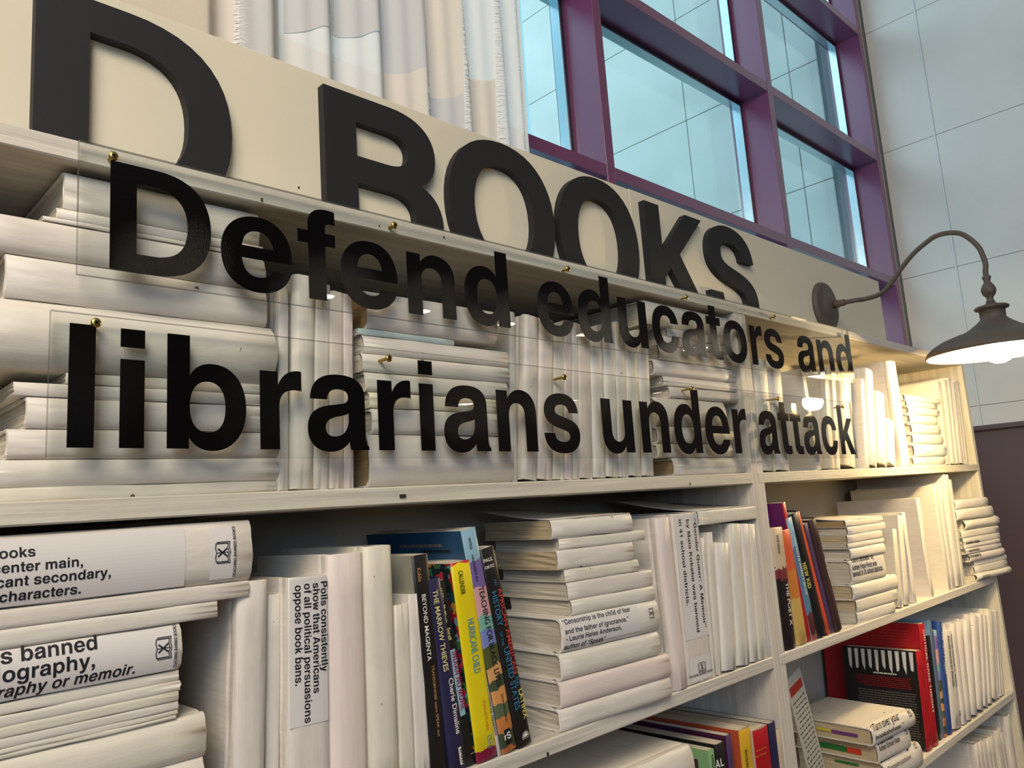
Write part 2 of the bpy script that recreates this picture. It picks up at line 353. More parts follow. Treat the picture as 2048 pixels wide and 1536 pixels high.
for ch, adv, path in [
 ('A',722,'M 20 0 L 278 718 L 446 718 L 700 0 L 545 0 L 497 147 L 220 147 L 173 0 H 258 265 L 360 577 L 458 265'),
 ('B',722,'M 76 0 L 76 718 L 400 718 C 560 718 640 640 640 535 C 640 465 610 410 550 380 C 630 355 669 290 669 207 C 669 80 580 0 420 0 H 226 438 L 375 438 C 450 438 490 465 490 518 C 490 570 450 595 380 595 L 226 595 H 226 123 L 390 123 C 470 123 517 155 517 220 C 517 285 470 315 390 315 L 226 315'),
 ('C',722,'M 684 474 L 537 474 C 515 560 455 605 373 605 C 260 605 194 515 194 359 C 194 205 260 113 373 113 C 465 113 525 165 540 265 L 688 265 C 670 95 555 -19 373 -19 C 165 -19 44 125 44 359 C 44 590 165 737 373 737 C 550 737 665 640 684 474'),
 ('D',722,'M 76 0 L 76 718 L 340 718 C 560 718 682 590 682 359 C 682 130 560 0 340 0 H 226 123 L 320 123 C 465 123 532 205 532 359 C 532 513 465 595 320 595 L 226 595'),
 ('E',667,'M 76 0 L 76 718 L 616 718 L 616 595 L 226 595 L 226 434 L 590 434 L 590 311 L 226 311 L 226 123 L 630 123 L 630 0'),
 ('F',611,'M 76 0 L 76 718 L 587 718 L 587 595 L 226 595 L 226 425 L 538 425 L 538 302 L 226 302 L 226 0'),
 ('G',778,'M 709 386 L 393 386 L 393 268 L 570 268 C 560 165 495 113 398 113 C 265 113 194 210 194 363 C 194 510 265 607 392 607 C 480 607 535 560 552 480 L 702 480 C 685 635 570 737 392 737 C 175 737 44 585 44 359 C 44 120 180 -19 380 -19 C 470 -19 545 20 590 80 L 605 0 L 709 0'),
 ('H',722,'M 71 0 L 71 718 L 221 718 L 221 440 L 501 440 L 501 718 L 651 718 L 651 0 L 501 0 L 501 317 L 221 317 L 221 0'),
 ('I',278,'M 64 0 L 64 718 L 214 718 L 214 0'),
 ('J',556,'M 484 200 L 484 718 L 334 718 L 334 190 C 334 140 315 113 265 113 C 210 113 190 145 190 200 L 190 260 L 45 260 L 45 190 C 45 60 130 -19 265 -19 C 400 -19 484 60 484 200'),
 ('K',722,'M 76 0 L 76 718 L 226 718 L 226 420 L 515 718 L 704 718 L 410 428 L 722 0 L 532 0 L 300 320 L 226 245 L 226 0'),
 ('L',611,'M 76 0 L 76 718 L 226 718 L 226 123 L 583 123 L 583 0'),
 ('M',833,'M 69 0 L 69 718 L 285 718 L 418 215 L 550 718 L 764 718 L 764 0 L 624 0 L 624 560 L 475 0 L 358 0 L 209 560 L 209 0'),
 ('N',722,'M 69 0 L 69 718 L 225 718 L 510 235 L 510 718 L 654 718 L 654 0 L 500 0 L 213 480 L 213 0'),
 ('O',778,'M 389 737 C 175 737 44 590 44 359 C 44 128 175 -19 389 -19 C 603 -19 734 128 734 359 C 734 590 603 737 389 737 H 389 607 C 515 607 584 515 584 359 C 584 205 515 111 389 111 C 263 111 194 205 194 359 C 194 515 263 607 389 607'),
 ('P',667,'M 76 0 L 76 718 L 390 718 C 540 718 627 625 627 490 C 627 350 540 262 390 262 L 226 262 L 226 0 H 226 385 L 360 385 C 440 385 478 420 478 490 C 478 560 440 595 360 595 L 226 595'),
 ('R',722,'M 76 0 L 76 718 L 420 718 C 570 718 650 645 650 523 C 650 430 605 370 535 345 C 610 315 635 265 637 180 C 639 90 645 45 680 22 L 680 0 L 520 0 C 497 40 493 90 490 160 C 487 235 460 270 380 270 L 226 270 L 226 0 H 226 393 L 390 393 C 465 393 500 430 500 493 C 500 560 465 595 390 595 L 226 595'),
 ('S',667,'M 610 506 L 463 506 C 457 580 405 615 320 615 C 245 615 200 580 200 525 C 200 460 255 447 370 420 C 540 382 625 330 625 205 C 625 65 515 -19 330 -19 C 145 -19 35 75 35 232 L 180 232 C 182 150 240 105 340 105 C 425 105 478 140 478 198 C 478 262 430 280 300 310 C 135 350 55 400 55 520 C 55 655 155 737 320 737 C 495 737 600 650 610 506'),
 ('T',611,'M 236 0 L 236 595 L 20 595 L 20 718 L 592 718 L 592 595 L 386 595 L 386 0'),
 ('U',722,'M 649 718 L 499 718 L 499 270 C 499 165 455 113 361 113 C 267 113 223 165 223 270 L 223 718 L 73 718 L 73 265 C 73 80 175 -19 361 -19 C 547 -19 649 80 649 265'),
 ('V',667,'M 270 0 L 20 718 L 175 718 L 345 180 L 510 718 L 660 718 L 415 0'),
 ('W',944,'M 200 0 L 10 718 L 160 718 L 275 220 L 390 718 L 550 718 L 668 215 L 785 718 L 932 718 L 745 0 L 592 0 L 470 510 L 350 0'),
 ('X',667,'M 15 0 L 245 370 L 30 718 L 208 718 L 335 490 L 462 718 L 635 718 L 425 367 L 655 0 L 475 0 L 333 240 L 190 0'),
 ('Y',667,'M 260 0 L 260 275 L 15 718 L 182 718 L 336 420 L 490 718 L 652 718 L 410 280 L 410 0'),
 ('Z',611,'M 25 0 L 25 120 L 390 590 L 45 590 L 45 718 L 580 718 L 580 600 L 215 127 L 585 127 L 585 0'),
 ('0',556,'M 278 710 C 110 710 32 580 32 345 C 32 110 110 -19 278 -19 C 446 -19 524 110 524 345 C 524 580 446 710 278 710 H 278 595 C 350 595 380 520 380 345 C 380 170 350 95 278 95 C 206 95 176 170 176 345 C 176 520 206 595 278 595'),
 ('1',556,'M 390 0 L 250 0 L 250 475 L 75 475 L 75 575 C 200 580 260 620 285 710 L 390 710'),
 ('2',556,'M 510 120 L 215 120 C 235 165 270 190 350 245 C 460 320 515 385 515 490 C 515 625 420 710 280 710 C 130 710 40 610 40 455 L 180 455 C 180 540 215 590 275 590 C 335 590 370 550 370 490 C 370 425 330 380 245 325 C 90 225 40 150 30 0 L 510 0'),
 ('4',556,'M 440 0 L 305 0 L 305 155 L 25 155 L 25 280 L 290 710 L 440 710 L 440 270 L 525 270 L 525 155 L 440 155 H 305 270 L 305 540 L 135 270'),
 ('6',556,'M 505 525 L 370 525 C 360 575 330 598 285 598 C 215 598 178 530 172 400 C 205 445 250 465 310 465 C 440 465 525 370 525 232 C 525 85 430 -19 285 -19 C 120 -19 32 100 32 335 C 32 580 130 710 290 710 C 415 710 495 640 505 525 H 285 355 C 225 355 185 305 185 230 C 185 150 225 98 285 98 C 345 98 385 150 385 228 C 385 305 345 355 285 355'),
 ('a',556,'M 530 0 L 378 0 C 372 15 368 35 366 60 C 325 10 270 -14 205 -14 C 95 -14 29 50 29 150 C 29 250 85 300 200 318 L 290 331 C 345 339 362 352 362 382 C 362 420 335 438 280 438 C 222 438 192 415 186 360 L 50 360 C 55 485 135 546 283 546 C 430 546 503 490 503 385 L 503 115 C 503 60 510 38 530 25 H 363 268 C 345 255 325 250 285 242 C 205 228 170 205 170 158 C 170 118 195 96 240 96 C 315 96 363 145 363 225'),
 ('c',556,'M 524 343 L 387 343 C 380 395 345 428 290 428 C 215 428 172 370 172 265 C 172 162 217 104 288 104 C 345 104 382 135 390 195 L 527 195 C 515 65 420 -14 290 -14 C 130 -14 32 92 32 262 C 32 437 130 546 292 546 C 425 546 515 468 524 343'),
 ('d',611,'M 546 718 L 406 718 L 406 462 C 375 520 325 546 262 546 C 125 546 34 435 34 266 C 34 97 125 -14 262 -14 C 325 -14 378 15 411 70 L 411 0 L 546 0 H 290 429 C 215 429 174 370 174 265 C 174 160 215 103 290 103 C 365 103 406 160 406 263 C 406 370 365 429 290 429'),
 ('e',556,'M 529 229 L 165 229 C 170 140 215 97 283 97 C 330 97 365 120 380 160 L 519 160 C 490 50 400 -14 283 -14 C 120 -14 23 95 23 265 C 23 435 125 546 283 546 C 440 546 532 430 529 229 H 166 318 L 387 318 C 380 395 340 438 279 438 C 215 438 175 395 166 318'),
 ('f',333,'M 98 0 L 98 431 L 18 431 L 18 532 L 98 532 L 98 570 C 98 675 150 724 255 724 C 280 724 300 722 318 719 L 318 612 C 300 614 290 614 280 614 C 248 614 238 600 238 568 L 238 532 L 318 532 L 318 431 L 238 431 L 238 0'),
 ('g',611,'M 546 532 L 411 532 L 411 460 C 375 520 325 546 262 546 C 125 546 34 435 34 270 C 34 105 125 5 262 5 C 325 5 375 30 406 82 L 406 20 C 406 -65 370 -105 290 -105 C 235 -105 205 -85 197 -45 L 52 -45 C 60 -150 150 -214 290 -214 C 465 -214 546 -135 546 20 H 290 429 C 215 429 174 370 174 270 C 174 175 215 122 290 122 C 365 122 406 178 406 275 C 406 370 365 429 290 429'),
 ('h',611,'M 65 0 L 65 718 L 205 718 L 205 462 C 240 515 288 546 350 546 C 470 546 546 468 546 345 L 546 0 L 406 0 L 406 318 C 406 385 370 425 307 425 C 245 425 205 385 205 315 L 205 0'),
 ('i',278,'M 69 0 L 69 532 L 209 532 L 209 0 M 69 605 L 69 718 L 209 718 L 209 605'),
 ('j',278,'M 69 532 L 209 532 L 209 -60 C 209 -160 160 -214 70 -214 L 5 -214 L 5 -98 L 40 -98 C 62 -98 69 -85 69 -60 M 69 605 L 69 718 L 209 718 L 209 605'),
 ('k',556,'M 66 0 L 66 718 L 206 718 L 206 330 L 376 532 L 540 532 L 348 325 L 556 0 L 386 0 L 250 222 L 206 174 L 206 0'),
 ('l',278,'M 69 0 L 69 718 L 209 718 L 209 0'),
 ('m',889,'M 64 0 L 64 532 L 196 532 L 196 465 C 228 520 275 546 335 546 C 400 546 450 518 475 462 C 510 520 560 546 625 546 C 740 546 824 470 824 355 L 824 0 L 684 0 L 684 325 C 684 390 655 422 600 422 C 545 422 514 385 514 320 L 514 0 L 374 0 L 374 325 C 374 390 345 422 290 422 C 235 422 204 385 204 320 L 204 0'),
 ('n',611,'M 65 0 L 65 532 L 198 532 L 198 462 C 235 515 285 546 350 546 C 470 546 546 468 546 345 L 546 0 L 406 0 L 406 318 C 406 385 370 425 307 425 C 245 425 205 385 205 315 L 205 0'),
 ('o',611,'M 306 546 C 140 546 34 435 34 266 C 34 97 140 -14 306 -14 C 472 -14 578 97 578 266 C 578 435 472 546 306 546 H 306 432 C 390 432 438 370 438 266 C 438 162 390 100 306 100 C 222 100 174 162 174 266 C 174 370 222 432 306 432'),
 ('r',389,'M 64 0 L 64 532 L 196 532 L 196 440 C 228 512 280 546 344 546 C 356 546 364 545 373 542 L 373 405 C 357 408 342 410 322 410 C 245 410 204 370 204 290 L 204 0'),
 ('s',556,'M 510 365 L 378 365 C 375 415 340 440 280 440 C 225 440 188 422 188 388 C 188 350 215 345 310 322 C 440 290 519 262 519 160 C 519 50 430 -14 283 -14 C 130 -14 36 50 31 172 L 171 172 C 173 118 212 92 285 92 C 345 92 379 112 379 145 C 379 183 345 192 262 212 C 110 248 45 288 45 378 C 45 480 135 546 275 546 C 415 546 500 485 510 365'),
 ('t',333,'M 13 431 L 13 532 L 88 532 L 88 676 L 228 676 L 228 532 L 316 532 L 316 431 L 228 431 L 228 155 C 228 115 240 103 272 103 C 290 103 302 104 316 107 L 316 2 C 290 -5 265 -8 235 -8 C 135 -8 88 35 88 125 L 88 431'),
 ('v',556,'M 205 0 L 12 532 L 166 532 L 280 165 L 392 532 L 542 532 L 350 0'),
 ('w',778,'M 155 0 L 8 532 L 155 532 L 235 175 L 320 532 L 460 532 L 548 175 L 630 532 L 772 532 L 622 0 L 475 0 L 390 350 L 302 0'),
 ('x',556,'M 12 0 L 195 275 L 20 532 L 185 532 L 279 380 L 372 532 L 535 532 L 361 277 L 545 0 L 380 0 L 277 165 L 175 0'),
 ('y',556,'M 10 532 L 165 532 L 283 165 L 395 532 L 545 532 L 340 -35 C 300 -155 255 -214 150 -214 C 120 -214 95 -212 70 -208 L 70 -92 C 90 -96 108 -98 122 -98 C 170 -98 205 -70 205 -25 L 205 0'),
 ('z',500,'M 20 0 L 20 115 L 285 415 L 35 415 L 35 532 L 460 532 L 460 425 L 195 117 L 475 117 L 475 0'),
 ('.',278,'M 64 0 L 64 146 L 214 146 L 214 0'),
 (':',333,'M 92 0 L 92 146 L 242 146 L 242 0 M 92 386 L 92 532 L 242 532 L 242 386'),
 (',',278,'M 64 146 L 214 146 L 214 10 C 214 -90 165 -150 64 -168 L 64 -100 C 105 -85 135 -55 137 0 L 64 0'),
 ('-',333,'M 27 212 L 27 335 L 306 335 L 306 212'),
 ("'",238,'M 60 718 L 190 718 L 190 610 C 190 520 150 465 65 452 L 65 510 C 100 520 118 550 118 585 L 60 585'),
 ('<',500,'M 60 450 L 60 560 C 60 650 95 705 180 718 L 180 660 C 150 650 130 620 130 580 L 190 580 L 190 450 M 290 450 L 290 560 C 290 650 325 705 410 718 L 410 660 C 380 650 360 620 360 580 L 420 580 L 420 450'),
 ('>',500,'M 60 718 L 190 718 L 190 610 C 190 520 150 465 65 452 L 65 510 C 100 520 118 550 118 585 L 60 585 M 290 718 L 420 718 L 420 610 C 420 520 380 465 295 452 L 295 510 C 330 520 348 550 348 585 L 290 585')]:
    defglyph(ch, adv, path)
mapglyph('n', 'u', lambda x, y: (611-x, 532-y))
mapglyph('d', 'b', lambda x, y: (611-x, y))
mapglyph('d', 'q', lambda x, y: (x, 532-y))
mapglyph('b', 'p', lambda x, y: (x, 532-y))
mapglyph('6', '9', lambda x, y: (556-x, 691-y))
mapglyph('O', 'Q', lambda x, y: (x, y)); G['Q'][1].append([[(400, 160), (480, 245), (740, 20), (660, -55)]])
G[' '] = (278, [])
_bcache = {}
def bfont_shapes(s):
    """text in Blender's own built-in face, as flat triangles in cap-height units"""
    if s not in _bcache:
        c = bpy.data.curves.new('tmp_text', 'FONT'); c.body = s; c.size = 1; c.offset = 0.012; c.resolution_u = 3
        o = bpy.data.objects.new('tmp_text', c); COL.objects.link(o)
        me = bpy.data.meshes.new_from_object(o.evaluated_get(bpy.context.evaluated_depsgraph_get()))
        _bcache[s] = ([(v.co.x/0.68, v.co.y/0.68) for v in me.vertices], [list(p.vertices) for p in me.polygons])
        bpy.data.objects.remove(o); bpy.data.curves.remove(c); bpy.data.meshes.remove(me)
    return _bcache[s]
def text_shapes(s, font='H', slant=0.0, track=0.0):
    """vertices (u, v) and faces, cap height = 1"""
    if font == 'B':
        v, f = bfont_shapes(s); return list(v), f, []
    vs, fs, loops = [], [], []; x = 0
    for ch in s:
        adv, groups = G.get(ch, G[' '])
        for g in groups:
            tri = tessellate_polygon([[Vector((p[0], p[1], 0)) for p in c] for c in g])
            b = len(vs); n = 0
            for c in g:
                loops.append([b+n+k for k in range(len(c))])
                vs += [((x+p[0]+slant*p[1])/718, p[1]/718) for p in c]; n += len(c)
            fs += [[b+i for i in t] for t in tri]
        x += adv + track
    return vs, fs, loops

# ------------------------------------------------------------------ books
ORD = ['first','second','third','fourth','fifth','sixth','seventh','eighth','ninth','tenth','eleventh','twelfth','thirteenth','fourteenth','fifteenth','sixteenth','seventeenth','eighteenth']
rnd = random.Random(7)
BOOKS = []
class Book: pass
def spine_bulge(b, x):
    u = min(max(x/b.t, 0), 1)
    return -b.sag*(1-(2*u-1)**2)
def make_book(b):
    """b.M (matrix), b.t thickness (x), b.d depth (y), b.h height (z); b.kind 'hard'/'paper'; origin at a front spine corner"""
    name = 'hardcover_book' if b.kind == 'hard' else 'paperback_book'
    root = empty(name); root.matrix_world = b.M
    r = random.Random(b.seed)
    hard = b.kind == 'hard'
    c = (0.0024 if hard else 0.0007); c = min(c, b.t*0.22)
    b.sag = b.round*b.t
    e = min(0.004, b.t*0.3) if hard else min(0.0012, b.t*0.2)
    # outline of the cover, outer side then inner side
    outer = [(0, b.d)]
    if hard: outer += [(0, 0.014+e), (c*0.45, 0.0095+e), (0, 0.005+e)]
    outer += [(0, e)]
    ns = 9 if b.t > 0.012 else 5
    for k in range(ns):
        u = 0.02+0.96*k/(ns-1)
        cr = 0.0 if hard else 0
        y = -b.sag*(1-(2*u-1)**2)
        if k in (0, ns-1): y = e*0.35
        outer.append((b.t*u, y))
    outer += [(b.t, e)]
    if hard: outer += [(b.t, 0.005+e), (b.t-c*0.45, 0.0095+e), (b.t, 0.014+e)]
    outer += [(b.t, b.d)]
    inner = [(b.t-c, b.d), (b.t-c, e+c)]
    for k in range(3):
        u = 0.85-0.35*k; inner.append((b.t*u, -b.sag*(1-(2*u-1)**2)+c+0.0002))
    inner += [(c, e+c), (c, b.d)]
    poly = outer+inner
    nz = 7
    rings = []
    amp = 0.00045 if b.white else 0.0001
    offs = [[(r.gauss(0, amp), r.gauss(0, amp)) for _ in poly] for _ in range(nz)]
    for k in range(nz):
        z = b.h*k/(nz-1)
        ring = []
        for j, (x, y) in enumerate(poly):
            dx, dy = offs[k][j]
            q = 0 if k in (0, nz-1) else 1
            zz = z
            if hard and k in (0, nz-1) and 4 < j < 4+ns+2: zz = z + (0.0008 if k == 0 else -0.0008)
            ring.append((x+dx*q*0.7, y+dy*q*0.3, zz + (r.gauss(0, 0.0004) if b.white and k in (0, nz-1) else 0)))
        rings.append(ring)
    mb = MB(); mb.ring_surface(rings, True, False, 0)
    n = len(poly)
    # caps of the C-shaped section
    tri = tessellate_polygon([[Vector((p[0], p[1], 0)) for p in poly]])
    for t in tri:
        mb.face([t[0], t[1], t[2]], 0); mb.face([(nz-1)*n+t[0], (nz-1)*n+t[2], (nz-1)*n+t[1]], 0)
    for i, fidx in enumerate(mb.f):
        if len(fidx) == 4:
            j = fidx[0] % n
            mb.smooth[i] = (4 if hard else 1) < j < (4 if hard else 1)+ns
            if b.side_mat is not None and not ((4 if hard else 1) <= j <= (4 if hard else 1)+ns): mb.mi[i] = 1
    mats = [b.mat] + ([b.side_mat] if b.side_mat is not None else [])
    o = mb.build('cover', mats, root)
    bv = o.modifiers.new('bevel', 'BEVEL'); bv.width = 0.0005 if hard else 0.0002; bv.segments = 1; bv.limit_method = 'ANGLE'; bv.angle_limit = 0.7
    b.cover = o
    # page block, ends slightly waved
    ins = 0.003 if hard else 0.0004
    mb = MB(); cc = c+0.0001
    ny = 5
    rows = []
    for zend in (ins, b.h-ins):
        rows.append([[(cc+(b.t-2*cc)*i/6, 0.004+(b.d-0.008)*j/(ny-1)+b.sag*0.5*math.sin(math.pi*i/6)*(1 if j == ny-1 else 0)*-1,
                       zend + (r.gauss(0, 0.0005) if 0 < i < 6 else 0)) for i in range(7)] for j in range(ny)])
    for ri, grid in enumerate(rows):
        base = len(mb.v)
        for row in grid: mb.v += row
        for j in range(ny-1):
            for i in range(6):
                a = base+j*7+i; q = [a, a+1, a+8, a+7]
                mb.face(q if ri else q[::-1])
    per = [j*7 for j in range(ny)] + [(ny-1)*7+i for i in range(1, 7)] + [j*7+6 for j in range(ny-2, -1, -1)] + [i for i in range(5, 0, -1)]
    off = ny*7
    for k in range(len(per)):
        a, d = per[k], per[(k+1) % len(per)]
        mb.face([a, d, d+off, a+off])
    pg = mb.build('pages', b.pages, root)
    if b.page_label: pg['label'] = b.page_label
    b.root = root
    tag(root, b.label, 'book', b.group)
    BOOKS.append(b)
    return b
def newbook(M_, t, d, h, label, group, mat='book_spine', kind='paper', pages='pages_white', rnd_=None, side=None):
    b = Book(); b.M = M_; b.t = t; b.d = d; b.h = h; b.label = label; b.group = group
    b.mat = M[mat] if isinstance(mat, str) else mat
    b.side_mat = (M[side] if isinstance(side, str) else side)
    b.white = isinstance(mat, str) and mat.startswith('book_')
    b.kind = kind; b.pages = M[pages]; b.page_label = None
    b.seed = rnd.randrange(1 << 30)
    b.round = rnd_ if rnd_ is not None else (0.10 if kind == 'hard' else 0.05)
    return make_book(b)

ZC = EYE.z
TOPZ = ZC+0.3456                            # top face of the bookcases
BOARD = 0.0195
SH = [ZC+0.0318-0.3155*k for k in range(5)] # upper faces of the shelves, from the top
def bay(x):                                # inner faces of the case a book stands in
    return (0.02+BOARD, XS-BOARD) if x < XS-0.01 else (XS+BOARD, XE-BOARD)
XS = 1.3055                                 # the seam between the two cases
XE = x_at(1960, 0.0, ZC+0.0142)             # right end of the right case
def stack(rows, y0, zbase, what, group, yaw=0.0, depth=(0.12, 0.16), gap=0.0004):
    """rows from the bottom: (left px, right px, top px at the left corner, options)"""
    z = zbase; out = []
    n = len(rows)
    for i, row in enumerate(rows):
        lx, rx, ty = row[:3]; o = row[3] if len(row) > 3 else {}
        yy = o.get('y', y0)
        z1 = on_y(o.get('tx', lx), ty, yy).z; t = z1 - z - gap
        if t < 0.003: t = 0.003; z1 = z+gap+t
        x0 = x_at(lx, yy, z1)
        ya = o.get('yaw', yaw) + rnd.gauss(0, 0.004)
        h = 0.2
        for _ in range(5):                  # the right end of a turned book stands nearer or farther than its left end
            x1 = x_at(rx, yy+h*math.sin(ya), (z+z1)/2); h = (x1-x0)/math.cos(ya)
        lo, hi = bay(x0)
        if yy+h*math.sin(ya) > -0.012 and x0+h*math.cos(ya) > hi-0.001: h = (hi-0.001-x0)/math.cos(ya)
        kind = o.get('kind', 'hard' if t > 0.02 else 'paper')
        M_ = Matrix.Translation((x0, yy, z1)) @ Matrix.Rotation(ya, 4, 'Z') @ Matrix.Rotation(math.pi/2, 4, 'Y')
        lab = o.get('label') or ('%s %s book, %s from bottom of the %s' % ('thick' if t > 0.022 else ('thin' if t < 0.012 else 'plain'), o.get('look', 'white'), ORD[i], what))
        b = newbook(M_, t, o.get('d', rnd.uniform(*depth)), h, lab, group, o.get('mat', 'book_spine'), kind, o.get('pages', 'pages_white'), o.get('round'), o.get('side', 'book_white' if 'mat' not in o or str(o['mat']).startswith('book_') else None))
        b.flat = True
        out.append(b); z = z1
    return out
def upright(rows, y0, zs, what, group, depth=(0.12, 0.16)):
    """rows: (left px at the foot, right px at the foot, (px, py) of the top left spine corner, options)"""
    out = []
    for i, row in enumerate(rows):
        b0, b1, tp = row[:3]; o = row[3] if len(row) > 3 else {}
        yy = o.get('y', y0); zz = zs+0.0003
        x0 = x_at(b0, yy, zz); x1 = x_at(b1, yy, zz)
        T = on_y(tp[0], tp[1], yy)
        ang = math.atan2(T.x-x0, T.z-zz)
        if 'tilt' in o: ang = o['tilt']
        H_ = T.z-zz; lo, hi = bay(x0)
        if i and not o.get('free'):         # stand clear of the neighbour on the left, turning first and then shifting
            q0, q1, qa, qh = prev
            x0 = max(x0, q1+0.0003)
            zt = min(H_, qh*math.cos(qa))
            need = q1+math.tan(qa)*zt+0.0004
            if x0+math.tan(ang)*zt < need-0.003: ang = math.atan2(need-x0, zt)
            x1 = max(x1, x0+0.004)
        if i+1 < len(rows): x1 = max(x0+0.004, min(x1, x_at(rows[i+1][0], rows[i+1][3].get('y', y0) if len(rows[i+1]) > 3 else y0, zz)-0.0003)) if rows[i+1][0]-b1 < 3 else x1
        over = max(x1, x1+math.tan(ang)*H_)-(hi-0.0008)
        if over > 0:
            if x1 > hi-0.0008: x1 = hi-0.0008
            if x1-x0 < 0.004: x0 = x1-0.004
            ang = min(ang, math.atan2(hi-0.0008-x1, H_))
        prev = (x0, x1, ang, H_/math.cos(ang))
        h = H_/math.cos(ang); t = (x1-x0)*math.cos(ang)
        kind = o.get('kind', 'hard' if t > 0.024 else 'paper')
        if ang > 0:                       # leans to the right: turn about the lower right corner
            piv = Vector((x0+t/math.cos(ang), yy, zz)); M_ = Matrix.Translation(piv) @ Matrix.Rotation(ang, 4, 'Y') @ Matrix.Translation((-t, 0, 0))
        else:
            M_ = Matrix.Translation((x0, yy, zz)) @ Matrix.Rotation(ang, 4, 'Y')
        if 'yaw' in o: M_ = Matrix.Translation((x0, yy, zz)) @ Matrix.Rotation(o['yaw'], 4, 'Z') @ Matrix.Translation((-x0, -yy, -zz)) @ M_
        lab = o.get('label') or ('%s %s book, %s from left in the %s' % ('thick' if t > 0.022 else ('thin' if t < 0.012 else 'plain'), o.get('look', 'white'), ORD[i], what))
        b = newbook(M_, t, o.get('d', rnd.uniform(*depth)), h, lab, group, o.get('mat', 'book_spine'), kind, o.get('pages', 'pages_white'), o.get('round'), o.get('side', 'book_white' if 'mat' not in o or str(o['mat']).startswith('book_') else None))
        b.flat = False; b.y = yy
        out.append(b)
    return out
def loc_on(b, px, py):
    """pixel -> (x, z) on the book's spine plane, in the book's own frame"""
    inv = b.M.inverted(); o = inv @ EYE; d = (inv.to_3x3() @ ray(px, py))
    p = o + d*((-b.sag*0.7-o.y)/d.y)
    return p.x, p.z
def bend(b, x): return spine_bulge(b, x)-0.00075
def letter(b, s, p0, p1, col, font='H', cap=None, mode=None, slant=0.0, name='lettering', end=False):
    """print a line on the spine from pixel p0 to pixel p1 (ends of its baseline)"""
    vs, fs, _ = text_shapes(s, font, slant)
    if not vs: return
    u0 = min(v[0] for v in vs); u1 = max(v[0] for v in vs)
    x1, z1 = loc_on(b, *p1)
    mode = mode or ('flat' if b.flat else 'down')
    if end:
        k = cap; w = (u1-u0)*k
        x0, z0 = {'flat': (x1, z1-w), 'down': (x1, z1+w), 'across': (x1-w, z1), 'up': (x1+w, z1)}[mode]
    else: x0, z0 = loc_on(b, *p0)
    if mode in ('flat', 'down'): w = abs(z1-z0); xa = (x0+x1)/2
    else: w = abs(x1-x0); za = (z0+z1)/2
    k = w/(u1-u0); kv = cap or k
    verts = []
    for u, v in vs:
        u = (u-u0)*k; v = v*kv
        if mode == 'flat': x, z = xa - v, z0 + u
        elif mode == 'down': x, z = xa + v, z0 - u
        elif mode == 'up': x, z = x0 - u, za - v          # on a lying book: reads upwards
        else: x, z = x0 + u, za + v                        # across an upright spine
        if mode == 'up': z = za - v
        verts.append((x, bend(b, x), z))
    me = bpy.data.meshes.new(name); me.from_pydata(verts, [], fs); me.update()
    if b.sag > 0.0015:                      # cut along the spine so that the print can follow its curve
        bm = bmesh.new(); bm.from_mesh(me); n = 12
        xs = [v.co.x for v in bm.verts]
        for i in range(1, n):
            x = b.t*i/n
            if min(xs) < x < max(xs): bmesh.ops.bisect_plane(bm, geom=bm.verts[:]+bm.edges[:]+bm.faces[:], plane_co=(x, 0, 0), plane_no=(1, 0, 0))
        for v in bm.verts: v.co.y = bend(b, v.co.x)
        bm.to_mesh(me); bm.free()
    o = link(name, me, M[col] if isinstance(col, str) else col, b.root, recalc=False)
    return o
def patch(b, corners, mat, name='label_sticker', lift=0.0004):
    """a printed or stuck-on rectangle on the spine, given by two opposite pixel corners (local box)"""
    (ax, az), (bx, bz) = [loc_on(b, *c) for c in corners]
    x0, x1 = sorted((ax, bx)); z0, z1 = sorted((az, bz))
    x0 = max(x0, b.t*0.03); x1 = min(x1, b.t*0.97); z0 = max(z0, 0.0005); z1 = min(z1, b.h-0.0005)
    mb = MB(); n = 16
    rings = [[(x0+(x1-x0)*i/n, spine_bulge(b, x0+(x1-x0)*i/n)-lift, z) for i in range(n+1)] for z in (z0, z1)]
    mb.ring_surface(rings, False, False)
    return mb.build(name, mat, b.root, recalc=False)
def stroke_shape(b, polys, centre, size, turn, mat='ink', name='emblem'):
    """thin line drawing (list of (points, width)) around a pixel centre on the spine"""
    cx, cz = loc_on(b, *centre); mb = MB()
    ca, sa = math.cos(turn), math.sin(turn)
    def T(u, v):
        u, v = u*ca - v*sa, u*sa + v*ca
        if b.flat: x, z = cx - v*size, cz + u*size
        else: x, z = cx + u*size, cz + v*size
        return (x, bend(b, x)-0.0001, z)
    for pts, w in polys:
        for (a0, a1), (c0, c1) in zip(pts, pts[1:]):
            dx, dy = c0-a0, c1-a1; L = math.hypot(dx, dy) or 1; nx, ny = -dy/L*w/2, dx/L*w/2
            ex, ey = dx/L*w*0.4, dy/L*w*0.4
            k = len(mb.v)
            mb.v += [T(a0-ex+nx, a1-ey+ny), T(c0+ex+nx, c1+ey+ny), T(c0+ex-nx, c1+ey-ny), T(a0-ex-nx, a1-ey-ny)]
            mb.face([k, k+1, k+2, k+3])
    return mb.build(name, M[mat] if isinstance(mat, str) else mat, b.root, recalc=False)
OPEN_BOOK = [([(-.5,.36),(-.5,-.34),(-.25,-.3),(0,-.36),(.25,-.3),(.5,-.34),(.5,.36),(.25,.4),(0,.34),(-.25,.4),(-.5,.36)], .05),
             ([(-.5,.28),(-.58,.28),(-.58,-.44),(-.25,-.4),(0,-.46),(.25,-.4),(.58,-.44),(.58,.28),(.5,.28)], .045),
             ([(0,.34),(0,-.36)], .04), ([(-.2,.24),(.2,-.24)], .085), ([(-.2,-.24),(.2,.24)], .085)]

